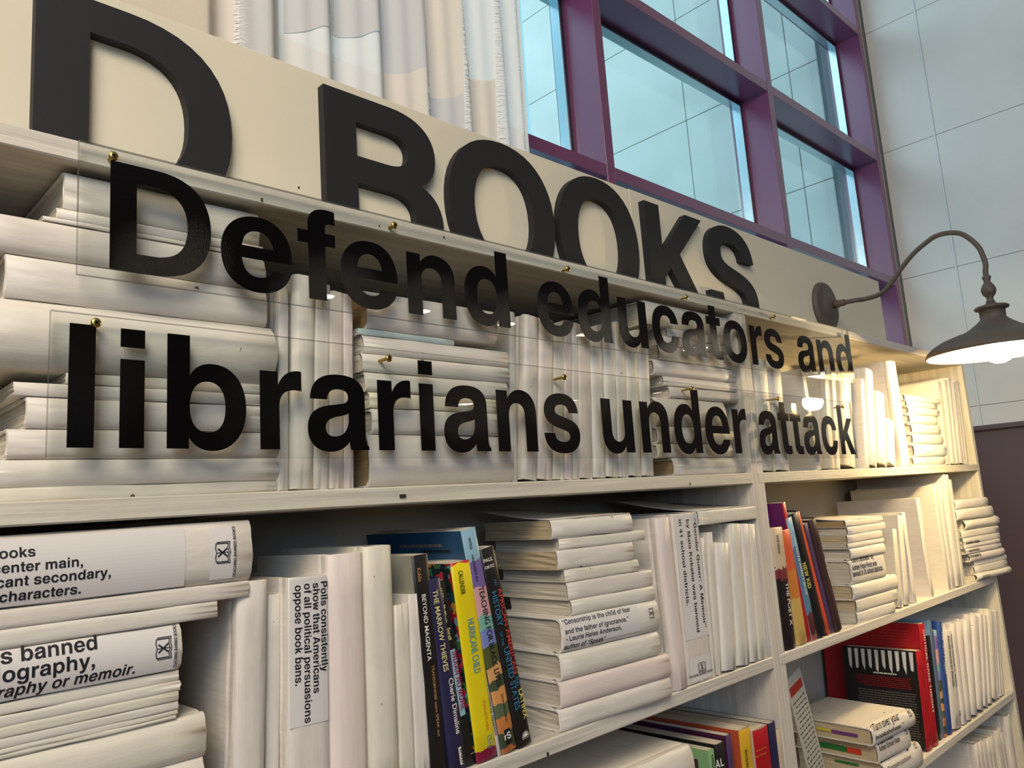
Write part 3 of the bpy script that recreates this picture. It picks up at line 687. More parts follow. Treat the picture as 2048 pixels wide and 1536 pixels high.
def inkmat(name, r, g, b_): 
    if name not in M: M[name] = simple(name, s2l(r, g, b_), 0.4)
    return name
for nm, c in dict(ink_white=(235,232,222), ink_yellow=(226,214,110), ink_paleyellow=(225,216,150), ink_red=(196,60,52), ink_blue=(60,120,160), ink_tan=(176,132,88),
                  ink_magenta=(150,30,84), ink_orange=(214,120,40), ink_teal=(86,150,160), ink_grey=(120,112,104), ink_navy=(40,44,110),
                  cov_black=(30,28,28), cov_navy=(42,40,74), cov_yellow=(232,212,30), cov_blue=(40,78,112), cov_purple=(98,30,92), cov_red=(176,22,32), cov_redside=(150,18,30),
                  cov_orange=(188,84,52), cov_gold=(214,170,40), cov_skyblue=(132,170,196), cov_green=(128,168,116), cov_brown=(66,48,46), cov_grey=(150,150,136), cov_white=(220,214,200),
                  cov_plum=(70,26,60), cov_cream=(206,186,160), cov_coral=(214,84,50), cov_sand=(206,170,92), cov_ink=(28,26,48), cov_royal=(44,74,140), cov_steel=(96,110,130), cov_mid=(84,60,96),
                  tab_purple=(110,60,120), tab_green=(40,110,50), tab_red=(200,60,40), tab_yellow=(206,196,60), panel_ltblue=(150,186,196)).items():
    inkmat(nm, *c)
# ------------------------------------------------------------------ the room
def put(mb, name, mats, parent, **kw):
    o = mb.build(name, mats, parent)
    L = Vector(parent.location) if parent else Vector((0, 0, 0))
    o.location = -L
    for k, v in kw.items(): o[k] = v
    return o
def structure(mb, name, mats): return tag(mb.build(name, mats), kind='structure')
structure(MB().box(-3.2, 3.5, -7.0, 0.55, -0.05, 0.0), 'floor', M['floor'])
XW = 3.38                                   # right wall of the room
YF, YG = 0.40, 0.515                        # window frame fronts and glass plane
# right wall: stone panels over a plum wainscot
rw = structure(MB().box(XW+0.012, XW+0.10, -7.0, 0.60, 0.0, ZC+3.2), 'wall_right', M['grout'])
yj = [0.395, 0.19, -0.87]; zj = [ZC+0.185, ZC+0.262, ZC+0.817, ZC+1.371, ZC+1.923, ZC+2.478, ZC+3.03]
tile_mesh = {}
for a, (ya, yb) in enumerate(zip(yj, yj[1:])):
    for z0, z1 in zip(zj, zj[1:]):
        g = 0.0013
        o = MB().bbox(XW, XW+0.014, yb+(0.004 if a == 0 else g), ya-(0.004 if a == 1 else g), z0+g*0.6, z1-g*0.6, 0.001).build('stone_panel', M['stone'], rw)
mb = MB()
mb.box(XW-0.002, XW+0.012, 0.1865, 0.1935, ZC+0.185, ZC+3.0)
mb.build('joint_bead', M['grout_light'], rw)
structure(MB().box(XW-0.02, XW+0.0115, -7.0, -0.875, ZC+0.1845, ZC+3.2), 'wall_dark_added', M['unseen_dark'])  # dark cover added out of view so the sign letters reflect black
t_ = structure(MB().box(XW-0.012, XW+0.0115, -7.0, 0.398, 0.10, ZC+0.165), 'trim_1', M['wainscot'])
MB().bbox(XW-0.03, XW+0.0115, -7.0, 0.398, ZC+0.1655, ZC+0.184, 0.003).build('cap_rail', M['wainscot'], t_)
structure(MB().box(XW-0.014, XW+0.0115, -7.0, 0.398, 0.0, 0.0995), 'baseboard_right', M['wainscot'])
structure(MB().box(3.356, XW-0.0005, 0.405, 0.47, 0.0, ZC+3.0), 'trim_2', M['stucco'])
# back wall left of the window and below it
structure(MB().box(-3.2, 0.553, 0.42, 0.56, 0.0, ZC+3.2), 'wall_back', M['stucco'])
structure(MB().box(0.5535, XW-0.001, 0.475, 0.60, 0.0, ZC+0.20), 'wall_lower', M['stucco'])
structure(MB().box(-3.3, -3.201, -7.0, 0.56, 0.0, ZC+3.2), 'wall_left', M['unseen_dark'])
structure(MB().box(-3.3, 3.5, -7.1, -7.001, 0.0, ZC+3.2), 'wall_front', M['unseen_dark'])
structure(MB().box(-3.3, 3.5, -7.1, 0.56, ZC+3.2005, ZC+3.3), 'ceiling', M['ceiling'])
# window: plum frame grid, deep on the room side
def frame_mat():
    m, nt, p = nodes_of('frame_plum'); p.inputs['Base Color'].default_value = (0.175, 0.046, 0.12, 1)
    p.inputs['Roughness'].default_value = 0.30; p.inputs['Specular IOR Level'].default_value = 0.7
    p.inputs['Coat Weight'].default_value = 0.5; p.inputs['Coat Roughness'].default_value = 0.25
    return m
M['frame'] = frame_mat()
win = tag(empty('window_1', (0.57, YF, ZC+0.2)), kind='structure')
XM = [(0.553, 0.585), (1.473, 1.505), (2.393, 2.430), (3.318, 3.356)]
ZM = [(ZC+0.215, ZC+0.248), (ZC+0.785, ZC+0.818), (ZC+1.325, ZC+1.358), (ZC+1.903, ZC+1.934), (ZC+2.48, ZC+2.512)]
for x0, x1 in XM: put(MB().bbox(x0, x1, YF, YG+0.03, ZC+0.2005, ZC+3.1, 0.0015), 'mullion', M['frame'], win)
for (xa, xb), (xc, xd) in zip(XM, XM[1:]):
    for z0, z1 in ZM: put(MB().bbox(xb-0.0004, xc+0.0004, YF+0.0006, YG+0.03, z0, z1, 0.001), 'transom', M['frame'], win)
    for (z0, z1), (z2, z3) in zip(ZM, ZM[1:]):
        w, zl, zh = 0.013, z1, z2
        mb = MB(); y0, y1 = YG-0.016, YG+0.012
        for q, ww in (((xb, xb+w, zl, zh), 0), ((xc-w, xc, zl, zh), 0), ((xb+w, xc-w, zl, zl+w), 0), ((xb+w, xc-w, zh-w, zh), 0)):
            mb.box(q[0], q[1], y0, y1, q[2], q[3])
        gk = put(mb, 'gasket', M['gasket'], win)
        mb = MB(); w2 = 0.0045; i = w
        for q in ((xb+i, xb+i+w2, zl+i, zh-i), (xc-i-w2, xc-i, zl+i, zh-i), (xb+i+w2, xc-i-w2, zl+i, zl+i+w2), (xb+i+w2, xc-i-w2, zh-i-w2, zh-i)):
            mb.box(q[0], q[1], y0-0.002, y1, q[2], q[3])
        bd = put(mb, 'glazing_bead', M['chrome'], win)
        gp = put(MB().box(xb+0.004, xc-0.004, YG, YG+0.006, zl+0.004, zh-0.004), 'glass_pane', M['glass'], win)
# outer wall seen through the glass: pale stone slabs in a square grid, open sky past its end
ow = structure(MB().box(XW+0.132, XW+0.30, 0.66, 2.53, 0.0, ZC+4.4), 'wall_outer', M['grout'])
ys = [0.66, 0.80, 1.387, 1.972, 2.53]; zs = [ZC+0.215+0.589*k for k in range(8)]
for ya, yb in zip(ys, ys[1:]):
    for z0, z1 in zip(zs, zs[1:]):
        MB().bbox(XW+0.12, XW+0.14, ya+0.0022, yb-0.0022, z0+0.0022, z1-0.0022, 0.0015).build('stone_slab', M['stone_out'], ow)

# ------------------------------------------------------------------ curtain
def curtain():
    m = bpy.data.materials.new('sheer_cloth'); m.use_nodes = True; nt = m.node_tree; nt.nodes.clear()
    def cloth(name, col, tf, af):
        m = bpy.data.materials.new(name); m.use_nodes = True; nt = m.node_tree; nt.nodes.clear()
        out = N(nt, 'ShaderNodeOutputMaterial'); d = N(nt, 'ShaderNodeBsdfDiffuse'); t = N(nt, 'ShaderNodeBsdfTranslucent'); a = N(nt, 'ShaderNodeBsdfTransparent')
        tc = N(nt, 'ShaderNodeTexCoord'); mp = N(nt, 'ShaderNodeMapping'); mp.inputs['Scale'].default_value = (140, 140, 900)
        no = N(nt, 'ShaderNodeTexNoise'); no.inputs['Scale'].default_value = 1.0
        nt.links.new(tc.outputs['Object'], mp.inputs['Vector']); nt.links.new(mp.outputs[0], no.inputs['Vector'])
        bp = N(nt, 'ShaderNodeBump'); bp.inputs['Strength'].default_value = 0.4; bp.inputs['Distance'].default_value = 0.001
        nt.links.new(no.outputs['Fac'], bp.inputs['Height']); nt.links.new(bp.outputs[0], d.inputs['Normal'])
        d.inputs[0].default_value = rgb(col); t.inputs[0].default_value = rgb(col)
        x1 = N(nt, 'ShaderNodeMixShader'); x1.inputs[0].default_value = tf
        nt.links.new(d.outputs[0], x1.inputs[1]); nt.links.new(t.outputs[0], x1.inputs[2])
        x2 = N(nt, 'ShaderNodeMixShader'); x2.inputs[0].default_value = af
        nt.links.new(x1.outputs[0], x2.inputs[1]); nt.links.new(a.outputs[0], x2.inputs[2]); nt.links.new(x2.outputs[0], out.inputs[0])
        return m
    base = cloth('sheer_cloth', s2l(236, 232, 226), 0.2, 0.07)
    pm = [cloth('cloth_patch_a', s2l(244, 241, 238), 0.15, 0.02), cloth('cloth_patch_b', s2l(232, 223, 211), 0.2, 0.03), cloth('cloth_patch_c', s2l(218, 217, 216), 0.25, 0.05)]
    root = empty('curtain', (0.75, 0.30, ZC+0.3))
    tag(root, 'sheer off-white pleated curtain sewn from frayed cloth patches, hanging before the window', 'curtain')
    xa, xb, z0, z1 = 0.425, 1.078, ZC+0.36, ZC+1.95
    r = random.Random(3)
    def Y(x, z):
        s = (x-xa)/(xb-xa)
        return 0.298 + 0.016*math.sin(2*math.pi*(s*6.6+0.12*math.sin(z*2.3))) + 0.007*math.sin(2*math.pi*(s*13.3+0.3)+z)
    def X(s, z):                              # the right edge flares out slightly
        return xa + (xb-xa)*s + 0.012*s*math.sin(z*3.1) + (0.0 if s < 0.9 else (s-0.9)*0.25*(ZC+1.0-z))
    def sheet(s0, s1, za, zb, off, nx, nz, arch=0.0):
        rings = []
        for k in range(nz+1):
            ring = []
            for i in range(nx+1):
                s = s0+(s1-s0)*i/nx
                z = za+(zb-za)*k/nz
                x = X(s, z); ring.append((x, Y(x, z)-off, z + arch*math.cos((s*6.6)*2*math.pi)))
            rings.append(ring)
        return MB().ring_surface(rings, False, False, 0, True)
    put(sheet(0, 1, z0, z1, 0, 130, 14), 'cloth', base, root)
    cols = [(0.0, 0.075), (0.085, 0.2), (0.21, 0.33), (0.345, 0.46), (0.475, 0.6), (0.615, 0.735), (0.75, 0.87), (0.885, 0.985)]
    for ci, (s0, s1) in enumerate(cols):
        z = z0 + r.uniform(-0.1, 0.05)
        while z < z1-0.05:
            h = r.uniform(0.14, 0.26)
            if r.random() < 0.68:
                a = max(z, z0+0.002); b_ = min(z+h, z1-0.002)
                if b_-a > 0.03:
                    o = put(sheet(s0, s1, a, b_, 0.0018+0.0012*r.random(), 24, 6, 0.010), 'fabric_patch', pm[r.randrange(3)], root)
            z += h
    mb = MB()
    for s in (0.075, 0.33, 0.6, 0.735, 0.87, 0.985):
        z = z0
        while z < z1:
            x = X(s, z); L = r.uniform(0.005, 0.015)*(1 if r.random() < 0.8 else 1.4); dz = r.uniform(-0.006, 0.004); w = 0.0007
            a = Vector((x, Y(x, z)-0.0035, z)); c = Vector((x+L*(1 if s != 0.985 else -1), Y(x+L, z+dz)-0.006, z+dz))
            k = len(mb.v); mb.v += [tuple(a+Vector((0, 0, w))), tuple(a-Vector((0, 0, w))), tuple(c)]; mb.face([k, k+1, k+2])
            z += r.uniform(0.0012, 0.0026)
    fr = put(mb, 'fringe', pm[0], root, kind='stuff')
curtain()

# ------------------------------------------------------------------ bookcases
DEP = 0.262
def bookcase(x0, x1, label, over_left):
    root = empty('bookcase', (x0, 0, 0)); tag(root, label, 'bookcase')
    put(MB().bbox(x0, x0+BOARD, 0, DEP, 0.0, TOPZ-BOARD, 0.0012), 'side_panel', M['wood_v'], root)
    put(MB().bbox(x1-BOARD, x1, 0, DEP, 0.0, TOPZ-BOARD, 0.0012), 'side_panel', M['wood_v'], root)
    put(MB().bbox(x0, x1, -0.0005, DEP, TOPZ-BOARD+0.0002, TOPZ, 0.0012), 'top_board', M['wood'], root)
    for z in SH:
        put(MB().bbox(x0+(0.0 if over_left else BOARD), x1-BOARD, -0.0007 if over_left else 0.0003, DEP-0.007, z-BOARD, z, 0.0015), 'shelf', M['wood'], root)
    put(MB().box(x0+BOARD, x1-BOARD, DEP-0.0065, DEP, 0.02, TOPZ-BOARD), 'back_panel', M['back'], root)
    return root
bcA = bookcase(0.02, XS-0.0006, 'white-painted wooden bookcase at the left, lettered clear signs across its top shelf', False)
bcB = bookcase(XS+0.0006, XE, 'white-painted wooden bookcase at the right end, lit by the wall lamp', True)
# nail holes and dents in the shelf fronts
mb = MB(); L = Vector(bcA.location)
for px, py, w, h in ((805, 992, 9, 4), (523, 400, 2, 4), (597, 376, 1.5, 3), (758, 452, 1.3, 2), (887, 475, 2, 3), (1380, 968, 1, 3), (1095, 1508, 2, 3)):
    p = on_y(px, py, 0); k = 0.00045 if px < 900 else 0.0007
    mb.box(p.x-w*k, p.x+w*k, -0.0012, 0.0, p.z-h*k, p.z+h*k)
put(mb, 'nail_hole', M['screw_dark'], bcA)

# ------------------------------------------------------------------ header sign on top of the bookcases
def glyph_mesh(ch, k, kv, y0, y1, bevel=0.0):
    """solid letter standing in the x-z plane, front face at y0, back at y1"""
    vs, fs, loops = text_shapes(ch); n = len(vs); mb = MB()
    u0 = min(v[0] for v in vs)
    mb.v = [((u-u0)*k, y0, v*kv) for u, v in vs] + [((u-u0)*k, y1, v*kv) for u, v in vs]
    for t in fs: mb.face(list(t)); mb.face([i+n for i in reversed(t)])
    for lp in loops:
        for a, c in zip(lp, lp[1:]+lp[:1]): mb.face([a, c, c+n, a+n])
    return mb, (max(v[0] for v in vs)-u0)*k
sign = empty('header_sign', (0.52, 0.142, TOPZ))
tag(sign, 'long cream board with large black raised letters D BOOKS standing on the bookcases', 'sign')
zt = ZC+0.594
put(MB().bbox(-0.30, 1.1946, 0.142, 0.160, TOPZ+0.0004, zt, 0.001), 'board', M['panel'], sign)
put(MB().bbox(1.1956, 2.410, 0.142, 0.160, TOPZ+0.0004, zt+0.0015, 0.001), 'board', M['panel'], sign)
CAPB = 0.2272
for ch, xl, xr in (('D', 0.1825, 0.3905), ('B', 0.517, 0.7115), ('O', 0.726, 0.956), ('O', 0.9685, 1.190), ('K', 1.2215, 1.428), ('S', 1.433, 1.632)):
    mb, w = glyph_mesh(ch, 1, CAPB, 0.128, 0.1417)
    k = (xr-xl)/w; zo = TOPZ+0.0006 + (0.0060 if ch in 'OS' else 0)
    kz = 0.985 if ch in 'OS' else 1.0
    mb.v = [(x*k+xl, y, z*kz+zo) for x, y, z in mb.v]
    o = put(mb, 'letter', M['sign_black'], sign); o['label'] = 'raised black letter %s' % ch

# ------------------------------------------------------------------ clear acrylic signs
def screw(parent, x, y, z, back):
    """brass pan-head screw through the sheet; head towards the viewer, shank running back"""
    mb = MB(); mb.lathe_y([(0.0, -0.0), (0.0042, -0.0), (0.0043, 0.0012), (0.0036, 0.0024), (0.0018, 0.0028), (0.0, 0.0028)], x, y, z, 20)
    h = put(mb, 'screw', M['brass'], parent)
    mb = MB()
    for a in (0, math.pi/3, 2*math.pi/3):
        c, s = math.cos(a), math.sin(a); k = len(mb.v); r, w = 0.0021, 0.0006
        mb.v += [(x+c*r-s*w, y-0.00292, z+s*r+c*w), (x-c*r-s*w, y-0.00292, z-s*r+c*w), (x-c*r+s*w, y-0.00292, z-s*r-c*w), (x+c*r+s*w, y-0.00292, z+s*r-c*w)]
        mb.face([k, k+1, k+2, k+3])
    d = mb.build('recess', M['screw_dark'], h)
    mb = MB()
    rings = []
    for i in range(19):
        yy = y + (back-y)*i/18; r = 0.0021 if i % 2 else 0.0016
        rings.append([(x+r*math.cos(2*math.pi*k/8), yy, z+r*math.sin(2*math.pi*k/8)) for k in range(8)])
    mb.ring_surface(rings, True, True)
    mb.build('shank', M['brass'], h)
KA = (0.72-0.011)/0.70                      # sizes were measured on y = -0.02; the strips hang at y = -0.011
def acrylic_sign(label, x0, x1, z0, z1, words, base, cap, slope, screws):
    root = empty('clear_sign', (x0*KA, -0.0078, ZC+((z0+z1)/2-ZC)*KA)); tag(root, label, 'sign')
    L = Vector(root.location)
    mb = MB(); b = 0
    mb.box(x0*KA, x1*KA, -0.0103, -0.0053, ZC+(z0-ZC)*KA, ZC+(z1-ZC)*KA)
    mb.mi = [1, 1, 0, 1, 0, 1]
    put(mb, 'sheet', [M['acrylic'], M['acrylic_edge']], root)
    for word, xa, xb in words:
        vs, fs, loops = text_shapes(word)
        ink = max(v[0] for v in vs)-min(v[0] for v in vs); k = (xb-xa)/ink; u0 = min(v[0] for v in vs); adv = 0
        for ch in word:
            mb, w = glyph_mesh(ch, k*KA, cap*KA, -0.0110, -0.01035)
            v1, _, _ = text_shapes(ch)
            xo = (xa + (adv/718 + min(v[0] for v in v1) - u0)*k)*KA
            mb.v = [(x+xo, y, z+ZC+(base-ZC)*KA) for x, y, z in mb.v]
            o = put(mb, 'letter', M['vinyl'], root); o['label'] = 'black letter %s' % ch
            adv += G[ch][0]
    for x, z, back in screws: screw(root, x, -0.0105, z, back)
    if slope:
        root.rotation_euler = (0, -slope, 0)
    return root
def P2(px, py): p = on_y(px, py, -0.0125); return p.x, p.z
s1 = [P2(*q)+(0.002,) for q in ((228,311),(790,450),(1137,537),(1374,594),(1550,633))]
acrylic_sign('upper clear acrylic strip lettered Defend educators and, screwed to the top edge', 0.1864, 1.7395, ZC+0.2180, ZC+0.3379,
             [('Defend', 0.2111, 0.6893), ('educators', 0.7411, 1.4198), ('and', 1.4797, 1.7358)], ZC+0.2264, 0.0992, 0, s1)
sl = -0.0072; cx = 0.1672
def P2r(px, py):                              # undo the strip's slight droop about its left end
    x, z = P2(px, py); zc = ZC+0.1245*KA; xc = cx*KA
    dx, dz = x-xc, z-zc; c, s = math.cos(-sl), math.sin(-sl)
    return xc+dx*c-dz*s, zc+dx*s+dz*c, 0.009
s2 = [P2r(*q) for q in ((193,645),(779,716),(1130,754),(1385,777),(1557,797),(1687,813))]
acrylic_sign('lower clear acrylic strip lettered librarians under attack, in front of the top shelf', cx, 1.7005, ZC+0.0643, ZC+0.1847,
             [('librarians', 0.1809, 0.8067), ('under', 0.8556, 1.2502), ('attack', 1.2900, 1.6919)], ZC+0.0722, 0.1030, sl, s2)

# ------------------------------------------------------------------ gooseneck lamp
def lamp():
    xc, yc = 2.0305, -0.232
    root = empty('wall_lamp', (xc, 0.142, ZC+0.4625)); tag(root, 'dark bronze gooseneck wall lamp with a lit bell shade above the right bookcase', 'lamp')
    zc = ZC+0.4625
    mb = MB(); mb.lathe_y([(0.0, 0.0005), (0.066, 0.0005), (0.066, 0.006), (0.062, 0.012), (0.056, 0.0135), (0.036, 0.0145), (0.032, 0.020), (0.018, 0.026), (0.0, 0.027)], xc-0.026, 0.142, zc, 44)
    wp = put(mb, 'wall_plate', M['lamp'], root)
    mb = MB(); mb.lathe_y([(0.0, 0.026), (0.010, 0.026), (0.010, 0.040), (0.0085, 0.044), (0.0085, 0.055), (0.0065, 0.058), (0.0, 0.058)], xc-0.026, 0.142, zc, 20)
    put(mb, 'collar', M['lamp'], root)
    pts = [(xc-0.026, 0.09, zc), (xc-0.02, 0.06, zc)]
    arm = [(1730,598),(1760,588),(1782,566),(1800,540),(1825,509),(1850,487),(1870,473),(1895,466),(1920,467),(1940,478),(1957,494),(1965,510),(1971,528)]
    q = []
    for p in arm:
        w = on_x(p[0], p[1], xc); q.append((xc, w.y, w.z))
    pts += q
    pts += [(xc, yc, ZC+0.462), (xc, yc, ZC+0.445)]
    # smooth the path
    P_ = [Vector(p) for p in pts]; S = []
    for i in range(len(P_)-1):
        p0, p1, p2, p3 = P_[max(i-1, 0)], P_[i], P_[i+1], P_[min(i+2, len(P_)-1)]
        for k in range(4):
            t = k/4; S.append(0.5*((2*p1)+(p2-p0)*t+(2*p0-5*p1+4*p2-p3)*t*t+(3*p1-p0-3*p2+p3)*t**3))
    S.append(P_[-1])
    put(MB().tube(S, 0.0058, 14), 'arm', M['lamp'], root)
    prof = [(0.0, 0.452), (0.0085, 0.452), (0.0095, 0.447), (0.0075, 0.443), (0.0068, 0.437), (0.012, 0.430), (0.0152, 0.422), (0.0155, 0.416), (0.013, 0.408), (0.0075, 0.402), (0.0068, 0.396), (0.0092, 0.392), (0.0092, 0.389), (0.0, 0.389)]
    put(MB().lathe(prof, xc, yc, ZC, 28), 'knuckle', M['lamp'], root)
    put(MB().tube([(xc-0.012, yc-0.004, ZC+0.414), (xc-0.021, yc-0.006, ZC+0.411)], 0.0018, 8), 'thumb_screw', M['lamp'], root)
    R = 0.150
    prof = [(0.009, 0.389), (0.016, 0.384), (0.032, 0.3805), (0.036, 0.377), (0.034, 0.3735), (0.0265, 0.372), (0.0262, 0.352), (0.033, 0.345), (0.050, 0.332), (0.066, 0.323), (0.090, 0.316), (0.115, 0.307), (0.134, 0.296), (0.146, 0.285), (R, 0.277), (R, 0.273), (R-0.003, 0.273),
            (R-0.0045, 0.278), (0.142, 0.285), (0.130, 0.2935), (0.112, 0.3035), (0.088, 0.312), (0.064, 0.319), (0.048, 0.327), (0.030, 0.338), (0.022, 0.345)]
    mb = MB(); mb.lathe(prof, xc, yc, ZC, 56, 0, True, False)
    n = 56
    for i, f in enumerate(mb.f):
        if i//n >= 16: mb.mi[i] = 1
    sh = put(mb, 'shade', [M['lamp'], M['lamp_in']], root)
    bprof = [(0.013, 0.345), (0.014, 0.325), (0.022, 0.304), (0.029, 0.288), (0.0305, 0.276), (0.028, 0.264), (0.021, 0.254), (0.010, 0.2485), (0.0, 0.2475)]
    put(MB().lathe(bprof, xc, yc, ZC, 28), 'bulb', M['bulb'], root)
    l = bpy.data.lights.new('bulb_light', 'POINT'); l.energy = 8.5; l.color = (1.0, 0.70, 0.32); l.shadow_soft_size = 0.022
    o = bpy.data.objects.new('bulb_light', l); COL.objects.link(o); o.location = (xc, yc, ZC+0.222)
lamp()

# ------------------------------------------------------------------ pendant lamps over the shop floor, seen only as reflections
def pendant(x, y, z, first=[None]):
    if first[0] is None:
        root = empty('pendant_lamp', (x, y, z))
        MB().lathe([(0.0, 0.0), (0.055, 0.0), (0.0, 0.008)], 0, 0, 0.004, 24).build('diffuser', M['pendant_glow'], root)
        MB().lathe([(0.062, 0.0), (0.055, 0.05), (0.04, 0.09), (0.02, 0.11), (0.018, 0.11), (0.036, 0.088), (0.051, 0.048), (0.058, 0.0)], 0, 0, 0, 24, 0, True, False).build('shade', M['metal_dark'], root)
        MB().tube([(0, 0, 0.11), (0, 0, 1.2)], 0.004, 6).build('cord', M['metal_dark'], root)
        first[0] = root
    else:
        root = first[0].copy(); COL.objects.link(root); root.location = (x, y, z)
        for ch in list(first[0].children):
            c = ch.copy(); COL.objects.link(c); c.parent = root
    tag(root, 'round pendant lamp with dark metal shade over the shop floor', 'lamp', 'pendant lamps over the shop floor')
for px, py, yv in ((345, 533, 3.2), (655, 592, 3.2), (848, 622, 3.0), (1018, 648, 2.5), (1182, 668, 1.9), (1400, 697, 1.15)):
    v = on_y(px, py, yv); pendant(v.x, -0.044-yv, v.z)
for px, py, yv in ((172, 765, 5.6), (535, 800, 5.6), (722, 795, 4.6), (938, 808, 3.0), (1150, 802, 2.2), (1335, 785, 1.6)):
    v = on_y(px, py, yv); pendant(v.x, -0.044-yv, v.z)
# ------------------------------------------------------------------ books: left case, top shelf
Z1, Z2, Z3, Z4 = SH[0], SH[1], SH[2], SH[3]
g = 'books stacked at the left end of the top shelf'; w = 'left stack on the top shelf'
a = stack([(-90, 553, 963, dict(tx=500, kind='paper')),
           (-90, 556, 916, dict(tx=540, kind='paper', round=0.16)),
           (12, 560, 857, dict(kind='hard')),
           (51, 535, 792, dict(kind='hard')),
           (29, 532, 763, dict(kind='paper')),
           (133, 530, 745, dict(kind='paper')),
           (-60, 545, 652, dict(tx=510, kind='hard', round=0.22)),
           (10, 533, 505, dict(kind='hard')),
           (-80, 530, 441, dict(tx=90, kind='hard')),
           (86, 533, 431, dict(kind='paper')),
           (114, 526, 415, dict(kind='paper')),
           (128, 520, 342, dict(kind='hard', round=0.02))], 0.014, Z1, w, g, depth=(0.15, 0.19))
g = 'upright white books on the top shelf of the left bookcase'
w = 'run right of the left top-shelf stack'
upright([(556, 579, (556, 566), dict(kind='hard')), (579.5, 627, (588, 549), dict(kind='hard', round=0.16)), (627.5, 658, (632, 566)),
         (659, 688, (660, 582), dict(mat='book_pink')), (688.5, 708, (687, 588), dict(kind='paper', mat='book_pink'))], 0.012, Z1, w, g)
g = 'books in the middle stack of the top shelf'; w = 'middle stack on the top shelf'
stack([(733, 1022, 868, dict(pages='pages_tan', kind='hard')), (742, 1003, 816, dict(kind='hard')), (738, 1000, 784, dict(mat='book_ivory', kind='paper')),
       (729, 1015, 743, dict(kind='hard')), (722, 1017, 706, dict(kind='paper', round=0.12)), (725, 1015, 670, dict(kind='paper', round=0.12)),
       (716, 908, 656, dict(kind='paper', mat='book_mint')), (730, 991, 580, dict(kind='hard', pages='pages_tan'))], 0.010, Z1, w, g, depth=(0.14, 0.17))
g = 'upright white books on the top shelf of the left bookcase'
w = 'run between the two top-shelf stacks'
upright([(1024, 1044, (1018, 624), dict(y=0.02)), (1045, 1075, (1050, 632), dict(kind='hard')), (1076, 1106, (1064, 636), dict(mat='book_pink')),
         (1108, 1130, (1096, 650), dict(kind='paper')), (1131, 1145, (1118, 640), dict(mat='book_pink')), (1147.5, 1160, (1144, 646)),
         (1161, 1186, (1150, 650), dict(mat='book_pink', kind='paper')), (1188, 1213, (1180, 662)), (1214, 1238, (1207, 650)), (1239, 1258, (1226, 645)),
         (1259, 1285, (1240, 662), dict(kind='hard')), (1286, 1309, (1266, 660))], 0.012, Z1, w, g)
g = 'books in the right stack of the top shelf, left bookcase'; w = 'stack beside the seam, top shelf'
stack([(1346, 1500, 916, dict(pages='pages_tan', kind='hard', round=0.05)), (1313, 1467, 887), (1312, 1466, 852), (1309, 1449, 793), (1338, 1476, 772, dict(kind='hard')),
       (1326, 1472, 752, dict(kind='paper')), (1304, 1470, 717, dict(kind='hard', round=0.14)), (1316, 1462, 688, dict(kind='paper')), (1326, 1458, 672, dict(kind='paper')),
       (1333, 1453, 655, dict(kind='paper')), (1287, 1458, 599, dict(kind='hard', round=0.02, d=0.19))], 0.012, Z1, w, g)

# ------------------------------------------------------------------ right case, top shelf
g = 'upright white books on the top shelf of the right bookcase'
w = 'top shelf run, right bookcase'
upright([(1527, 1553, (1508, 718)), (1554, 1580, (1536, 726), dict(kind='hard')), (1634, 1643, (1600, 738), dict(kind='paper', d=0.17)),
         (1658, 1669, (1645, 742), dict(y=0.03)), (1671, 1681, (1660, 738), dict(y=0.03)), (1686, 1712, (1676, 748), dict(y=0.03, kind='hard')),
         (1715, 1723.5, (1700, 766), dict(kind='paper')), (1724.5, 1739, (1711, 757), dict(kind='paper')), (1739.5, 1754, (1731, 742), dict(kind='hard')),
         (1757, 1774, (1752, 790), dict(kind='hard', d=0.12)), (1776, 1791, (1774, 846), dict(kind='paper', d=0.10)),
         (1806, 1821, (1775, 721), dict(kind='hard', d=0.17))], 0.008, Z1, w, g)
g = 'books in the lit stack on the right bookcase top shelf'; w = 'lamp-lit stack, right bookcase'
stack([(1826, 1893, 931), (1826, 1890, 914), (1826, 1892, 888, dict(mat='book_mint', kind='hard', look='pale mint')), (1824, 1885, 867), (1822, 1880, 847),
       (1818, 1874, 828), (1816, 1878, 812), (1812, 1874, 801), (1808, 1880, 789)], 0.010, Z1, w, g, depth=(0.13, 0.16))
w = 'far right run, top shelf'; g = 'upright white books at the right end of the top shelf'
upright([(1894, 1902, (1874, 764), dict(kind='paper')), (1903, 1911, (1886, 762)), (1912, 1919, (1894, 758)), (1920, 1928, (1902, 765)), (1929, 1933, (1908, 762)), (1934, 1938, (1914, 764))], 0.010, Z1, w, g)

